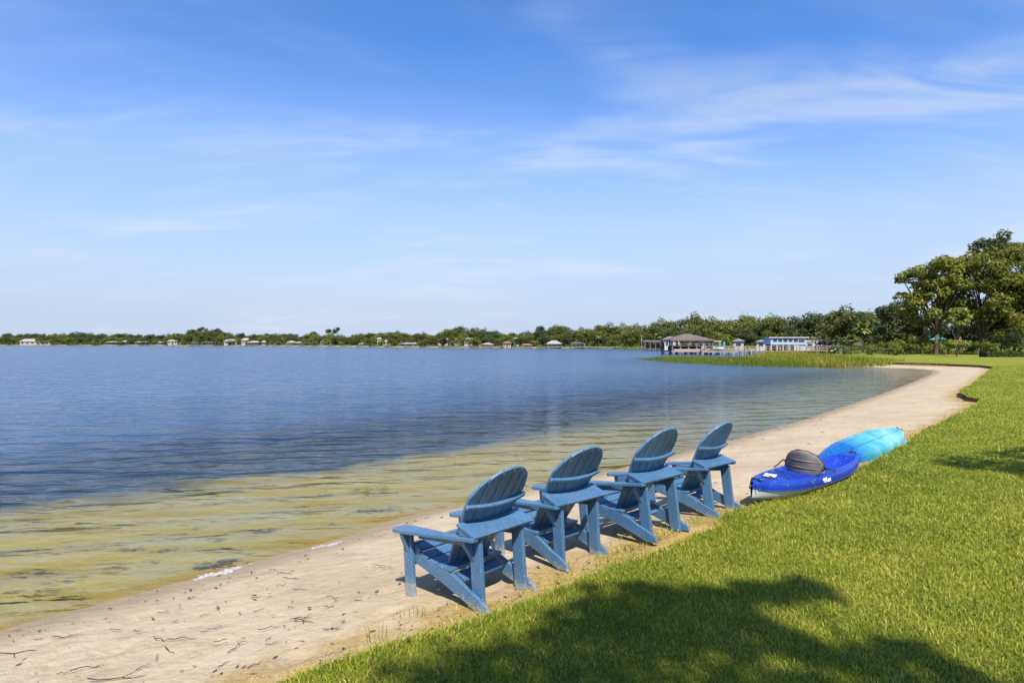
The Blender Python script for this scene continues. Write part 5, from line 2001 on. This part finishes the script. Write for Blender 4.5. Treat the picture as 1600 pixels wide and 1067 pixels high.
# the brown hip-roofed boathouse out on the lake
def main_boathouse():
    d = 122.0
    o = empty('boathouse', (at(1073, d), d, 0), R(4))
    W2, D2 = 4.5, 3.6
    eh, rh = zat(532.5, d), zat(521.5, d)
    rf = MB()
    r_ = 0.5
    P = [(-W2, -D2, eh - .05), (W2, -D2, eh - .05), (W2, D2, eh - .05), (-W2, D2, eh - .05), (-W2, -D2, eh + .18), (W2, -D2, eh + .18), (W2, D2, eh + .18), (-W2, D2, eh + .18), (-r_, 0, rh), (r_, 0, rh)]
    rf.add(P, [(0, 1, 2, 3), (0, 1, 5, 4), (1, 2, 6, 5), (2, 3, 7, 6), (3, 0, 4, 7), (4, 5, 9, 8), (5, 6, 9), (6, 7, 8, 9), (7, 4, 8)])
    roof = rf.build('roof', M['shingle'], o)
    MB().box((0, 0, rh + 0.02), (1.3, 0.3, 0.12)).build('ridge_cap', M['shingle'], roof)
    pm = MB().box((0, 0, (eh - 1.5) / 2), (0.26, 0.26, eh + 1.5 - 0.12)).mesh('post', M['wood'])
    for k in range(6):
        for j in (-1, 1):
            link('post', pm, o, (-4.1 + 8.2 * k / 5, j * 3.2, 0))
    MB().box((0, 0, 0.55), (8.6, 6.8, 0.18)).build('deck', M['pale_wood'], o)
    MB().box((0, -3.36, 0.86), (7.7, 0.06, 0.42)).build('skirt_board', M['pale_wood'], o)
    for zz in (1.62, 2.05):
        MB().box((0, -3.36, zz), (8.2, 0.08, 0.09)).build('rail', M['wood'], o)
    # benches and covered things in the shade
    MB().box((0, 1.0, 1.15), (6.6, 2.2, 1.0)).build('covered_boat', M['dark'], o, 0.2, True)
    MB().box((0, 0.9, 1.72), (5.8, 1.8, 0.16)).build('boat_cover', M['grey_roof'], o, 0.06)
    for k in range(5):
        x = -3.28 + 8.2 * k / 5
        MB().box((x, -3.2, eh - 0.28), (0.5, 0.06, 0.34)).build('hanging_lantern', M['pale_wood'], o, 0.05)
    pl = MB().tube([(0, 0, -1.5), (0, 0, 0.5)], 0.16, 6).mesh('pile', M['wood'])
    for k in range(9):
        link('pile', pl, o, (-4.0 + 8.0 * k / 8, -2.2, 0))
    link('mooring_post', MB().tube([(-5.6, -2.6, -1.5), (-5.6, -2.6, 1.15)], 0.14, 6).mesh('mooring_post', M['dark']), o)
    return tag(o, 'brown hip-roofed open boathouse standing on posts in the lake', 'boathouse')


main_boathouse()
# teal boat lift with a boat on it
d = 121.0
o = empty('boat_lift', (at(1118, d), d, 0))
for k, (x, y) in enumerate([(-1.25, -1.3), (1.25, -1.3), (-1.25, 1.3), (1.25, 1.3)]):
    MB().box((x, y, 0.75), (0.34, 0.34, 3.6)).build('upright', M['teal'], o)
for y in (-1.3, 1.3):
    MB().box((0, y, 1.35), (2.2, 0.2, 0.24)).build('crossbeam', M['teal'], o)
MB().box((0, 0, 1.15), (2.16, 3.6, 0.5)).build('cradle', M['white_paint'], o, 0.15, True)
MB().box((0, 0.2, 2.55), (2.0, 2.0, 0.30)).build('canopy', M['orange_wall'], o, 0.1)
tag(o, 'teal boat lift with an orange canopy beside the brown boathouse', 'boat lift')

pier(1092, 119, 1316, 128, 0.62, 1.8, 'long tan pier with railing joining the brown boathouse to the shore', True, 2.4, name='pier')
pier(1095, 114, 1150, 115, 0.50, 1.6, 'low tan swim platform in front of the teal lift', False, 3.0, name='platform')
for u_, v_, d in [(1174, 553, 108), (1187, 558, 96), (1145, 552, 112), (1160, 552.5, 110)]:
    x, y = at(u_, d), d
    o = MB().tube([(x, y, -1.2), (x, y, 0.75)], 0.14, 7).build('mooring_post', M['pale_wood'])
    tag(o, 'short pale mooring post in the water in front of the long pier', 'post', 'mooring posts before the pier')


def blue_house():
    d = 134.0
    x0 = at(1226, d)
    o = empty('lake_house', (x0, d, zat(547, d)), R(-8))
    w = 52 * d / F
    zb = zat(547, d)
    z1, z2 = zat(538.5, d) - zb, zat(528, d) - zb
    MB().box((0, 0, (z1 + z2) / 2 + 0.0), (w, 5.5, z2 - z1)).build('upper_storey', M['blue_wall'], o)
    MB().box((w * 0.33, 0, z1 / 2 - 0.3), (w * 0.33, 5.2, z1 + 0.55)).build('lower_storey', M['blue_wall'], o)
    MB().box((0, 1.6, z1 / 2 - 0.3), (w * 0.96, 0.3, z1 + 0.55)).build('rear_wall', M['dark'], o)
    MB().box((0, 0, z2 + 0.08), (w + 0.8, 6.2, 0.20)).build('roof', M['white_wall'], o)
    for k in range(5):
        wk = MB().box((-w / 2 + w * 0.12 + k * w * 0.145, -2.77, z1 + (z2 - z1) * .64), (w * 0.125, 0.05, 0.72)).build('window', M['white_wall'], o)
        MB().box((-w / 2 + w * 0.12 + k * w * 0.145, -2.81, z1 + (z2 - z1) * .64), (w * 0.105, 0.04, 0.56)).build('pane', M['glass'], wk)
    wk = MB().box((w * 0.36, -2.77, z1 + (z2 - z1) * .55), (1.5, 0.05, 0.6)).build('window', M['white_wall'], o)
    MB().box((w * 0.36, -2.81, z1 + (z2 - z1) * .55), (1.25, 0.04, 0.42)).build('pane', M['glass'], wk)
    for k in range(5):
        MB().box((-w / 2 + 0.15 + k * w * 0.165, -2.6, z1 / 2 - 0.3), (0.2, 0.2, z1 + 0.55)).build('post', M['white_wall'], o)
    MB().box((w * 0.22, -2.63, 0.85), (0.9, 0.06, 1.7)).build('door', M['white_paint'], o)
    return tag(o, 'pale blue two-storey lake house with a flat white roof', 'house')


blue_house()
house(1253, 1271, 546, 534, 531.5, 133, 'white_wall', 'grey_roof', 'white shed with a small square window beside the pale blue house', True, 1, False, 'shed', 0.15, 0.9, 0.0, 'shed', None)


def pergola():
    d = 131.0
    o = empty('pergola', (at(1289, d), d, zat(547, d)))
    zt = 2.0
    for x in (-2.3, 0.0, 2.3):
        for y in (-1, 1):
            MB().box((x, y, zt / 2 - 0.2), (0.22, 0.22, zt + 0.4)).build('post', M['white_wall'], o)
    for y in (-1, 1):
        MB().box((0, y, zt + 0.1), (5.0, 0.28, 0.2)).build('beam', M['tile_roof'], o)
    for k in range(7):
        MB().box((-2.2 + 4.4 * k / 6, 0, zt + 0.26), (0.1, 2.6, 0.12)).build('slat', M['tile_roof'], o)
    MB().box((0, 1.3, 0.9), (4.6, 0.1, 1.7)).build('back_panel', M['brown_fabric'], o)
    for z in (0.5, 1.1):
        MB().box((0, -1.02, z), (4.4, 0.06, 0.12)).build('rail', M['white_wall'], o)
    return tag(o, 'pink-white pergola with railing right of the pale blue house', 'pergola')


pergola()
# slide-like white frame and green lift right of the pergola
d = 126
o = empty('boat_lift', (at(1308, d), d, 0.2))
MB().tube([(-1.4, 0, 0.3), (-0.6, 0, 0.5), (0.1, 0, 1.3), (0.3, 0, 2.0)], 0.12, 6).build('curved_rail', M['white_paint'], o)
for x in (0.5, 1.6):
    MB().box((x, 0, 0.75), (0.12, 0.12, 1.5)).build('upright', M['teal'], o)
MB().box((1.05, 0, 1.45), (1.3, 0.5, 0.12)).build('crossbeam', M['teal'], o)
tag(o, 'white curved rail and green frame at the right end of the pier', 'boat lift')

# seawall of the right-hand shore
sw = MB().box((0, 0, 0.15), (12, 0.5, 1.1)).build('seawall', M['tan_wood'], None, 0.03)
sw.location = (at(1262, 127), 127, 0)
tag(sw, 'low tan seawall below the pale blue house', 'wall')
house(1036, 1064, 545, 530, 526, 172, 'white_wall', 'grey_roof', 'white-roofed house behind the brown boathouse', True, 3, True, group=None)
house(1092, 1108, 545, 532, 528, 185, 'white_wall', 'tile_roof', 'small pale house right of the brown boathouse roof', True, 2, False, group=None)
house(1144, 1164, 545, 532.5, 529, 186, 'grey_wall', 'grey_roof', 'grey gable glimpsed between the oaks', False, 1, False, group=None)
house(1180, 1198, 545, 533.5, 530, 172, 'white_wall', 'grey_roof', 'white gable left of the pale blue house', False, 1, False, group=None)
house(1250, 1290, 546, 528, 521, 150, 'cream_wall', 'tile_roof', 'cream house with tile roof behind the pergola', True, 4, True, group=None)
boathouse(1003, 1048, 547, 534, 531.5, 178, 'dark_roof', 'dark low dock house left of the brown boathouse', 6, 'brown_fabric', 0.6, False, deckmat='wood', group=None)
o = MB().tube([(at(1002.5, 176), 176, -1), (at(1002.5, 176), 176, zat(524, 176))], 0.07, 7).build('pole', M['grey_roof'])
tag(o, 'thin white pole at the left end of the dark dock house', 'pole')

# far shore, from left to right
house(38, 94, 538.6, 533.5, 529.5, 520, 'cream_wall', 'tile_roof', 'long cream building with pale roof at the far left shore', True, 9, False, dep=0.25)
MBo = house(262, 277, 538.4, 533, 530.5, 462, 'cream_wall', 'tile_roof', 'cream house among the distant trees left of the umbrella pines', True, 3)
house(350, 370, 539, 533, 529.5, 441, 'grey_wall', 'grey_roof', 'grey-roofed house right of the umbrella pines', True, 3)
house(377, 392, 539, 531.5, 528, 436, 'cream_wall', 'tile_roof', 'tan house with dormer right of the grey-roofed house', True, 3)
house(428, 440, 539.3, 533.5, 531, 420, 'blue_wall', 'dark_roof', 'small blue house on the distant shore', True, 3)
house(488, 500, 540, 534.5, 530.5, 392, 'white_wall', 'grey_roof', 'white gabled cottage on the distant shore', False, 2)
house(500, 509, 540, 534.5, 531, 385, 'yellow_wall', 'tile_roof', 'pale yellow gabled cottage beside the white one', False, 2)
house(515, 534, 540.2, 534, 531, 376, 'orange_wall', 'tile_roof', 'orange-tan house right of the yellow cottage', True, 3)
house(533, 544, 538, 526.5, 523.5, 392, 'cream_wall', 'tile_roof', 'tall cream house showing above the trees', True, 2)
house(588, 597, 540.8, 529.5, 527.5, 340, 'cream_wall', 'tile_roof', 'tan tower house on the distant shore', True, 2, dep=1.0)
house(597, 610, 540.8, 534, 531, 338, 'orange_wall', 'tile_roof', 'low tan wing right of the tower house', True, 2)
house(622, 634, 540.5, 531, 528, 335, 'yellow_wall', 'tile_roof', 'ochre house above the long pier', True, 2)
house(684, 718, 541, 531, 526.5, 298, 'cream_wall', 'tile_roof', 'wide peach house with pale hip roof on the far shore', True, 5)
house(724, 742, 541, 530.5, 526, 292, 'white_wall', 'grey_roof', 'white two-storey house with grey hip roof right of the peach house', True, 3)
house(798, 813, 542, 531, 527.5, 275, 'blue_wall', 'grey_roof', 'pale blue-grey house glimpsed through trees', True, 3)
house(879, 890, 541, 524, 521, 268, 'white_wall', 'tile_roof', 'white upper storey between the rounded trees', True, 1, False)
house(738, 752, 542, 535, 532.5, 280, 'orange_wall', 'red_roof', 'low brick house behind the shore docks', True, 3)
house(785, 800, 542.5, 536, 533.5, 262, 'orange_wall', 'red_roof', 'rust-roofed cottage on the far shore', True, 3)
FB = 'boathouses along the far shore'
for u0, u1, ve, vr, d, rf_, st, lb in [
        (168, 186, 534.5, 533, 488, 'grey_roof', 'grey_wall', 'grey boathouse on the distant left shore'), (190, 206, 534, 532, 482, 'tile_roof', 'white_wall', 'white boathouse right of the grey one, far left'),
        (214, 231, 534.5, 533, 474, 'grey_roof', 'grey_wall', 'pale grey boathouse before the dark oaks'), (245, 255, 535, 533.5, 466, 'grey_roof', 'white_wall', 'tiny white boathouse left of the cream house'),
        (296, 312, 535.5, 534, 450, 'dark_roof', 'white_wall', 'dark-roofed boathouse under the left pine'), (318, 336, 535, 533.6, 444, 'dark_roof', 'grey_wall', 'dark flat-roofed boathouse under the umbrella pines'),
        (388, 407, 535, 532.5, 424, 'tile_roof', 'cream_wall', 'cream boathouse before the tan house'), (409, 416, 534.5, 532, 420, 'grey_roof', 'grey_wall', 'narrow grey boathouse left of the small blue house'),
        (449, 463, 535, 532.5, 400, 'grey_roof', 'white_wall', 'white boathouse left of the gabled cottages'), (463, 474, 535.5, 533.5, 396, 'grey_roof', 'blue_wall', 'pale blue boathouse left of the gabled cottages'),
        (474, 487, 535.3, 533.6, 390, 'dark_roof', 'grey_wall', 'dark boathouse touching the white cottage'), (548, 561, 536, 534.6, 358, 'red_roof', 'grey_wall', 'red-roofed boathouse between tan houses'),
        (562, 584, 537, 534.8, 350, 'tile_roof', 'cream_wall', 'tan boathouse left of the tower house'), (625, 660, 537, 534.8, 312, 'grey_roof', None, 'long grey-roofed open dock on the far shore'),
        (753, 771, 538, 535.5, 264, 'grey_roof', 'white_wall', 'white boathouse right of the white two-storey house'), (815, 832, 539, 536.6, 254, 'red_roof', 'orange_wall', 'low red boathouse on the far shore'),
        (853, 878, 537, 532, 247, 'grey_roof', 'white_wall', 'white-roofed hip boathouse on the far shore'), (891, 913, 536.5, 534, 240, 'dark_roof', 'grey_wall', 'dark flat boathouse right of the white-roofed one'),
        (666, 682, 538.4, 536.6, 296, 'dark_roof', None, 'small dark dock left of the peach house')]:
    boathouse(u0, u1, 540, ve, vr, d, rf_, lb, 4, st, 0.7, True, group=FB)
for ua, da, ub, db, lb in [(60, 517, 140, 503, 'thin pale pier at the far left shore'), (505, 372, 545, 362, 'thin tan pier before the orange-tan house'), (600, 326, 700, 290, 'long dark pier before the ochre house'),
                           (690, 284, 830, 258, 'pale pier below the peach house'), (905, 241, 985, 231, 'tan pier right of the dark boathouse'), (430, 407, 470, 400, 'short pier by the small blue house')]:
    pier(ua, da, ub, db, 0.6, 1.6, lb, False, 3.2, 'pale_wood', group='piers along the far shore')

# things under the oaks on the right: teal canopies, a white roof, posts
house(1508, 1530, 549, 523, 513, 118, 'white_wall', 'white_wall', 'white roof glimpsed under the broad oak', True, 2, False, group=None)
for u_, v_, d, w_, lb in [(1467, 528, 100, 3.0, 'teal garden umbrella behind the shrubs'), (1526, 524, 104, 3.4, 'teal canopy under the broad oak')]:
    o = empty('garden_umbrella', (at(u_, d), d, 0.5))
    zt = zat(v_ - 4, d) - 0.5
    mb = MB()
    P = [(w_ / 2 * math.cos(k * math.pi / 4), w_ / 2 * math.sin(k * math.pi / 4), zt - 0.75) for k in range(8)] + [(0, 0, zt)]
    mb.add(P, [(k, (k + 1) % 8, 8) for k in range(8)] + [tuple(range(8))[::-1]])
    mb.build('canopy', M['teal'], o)
    MB().tube([(0, 0, 0), (0, 0, zt - .05)], 0.04, 6).build('pole', M['white_paint'], o)
    tag(o, lb, 'umbrella')
for u_ in (1441, 1465, 1478, 1528):
    d = 74
    o = MB().box((at(u_, d), d, 0.95), (0.07, 0.07, 0.9)).build('garden_post', M['wood'])
    tag(o, 'thin dark post standing on the lawn before the trees', 'post', 'thin posts at the end of the lawn')
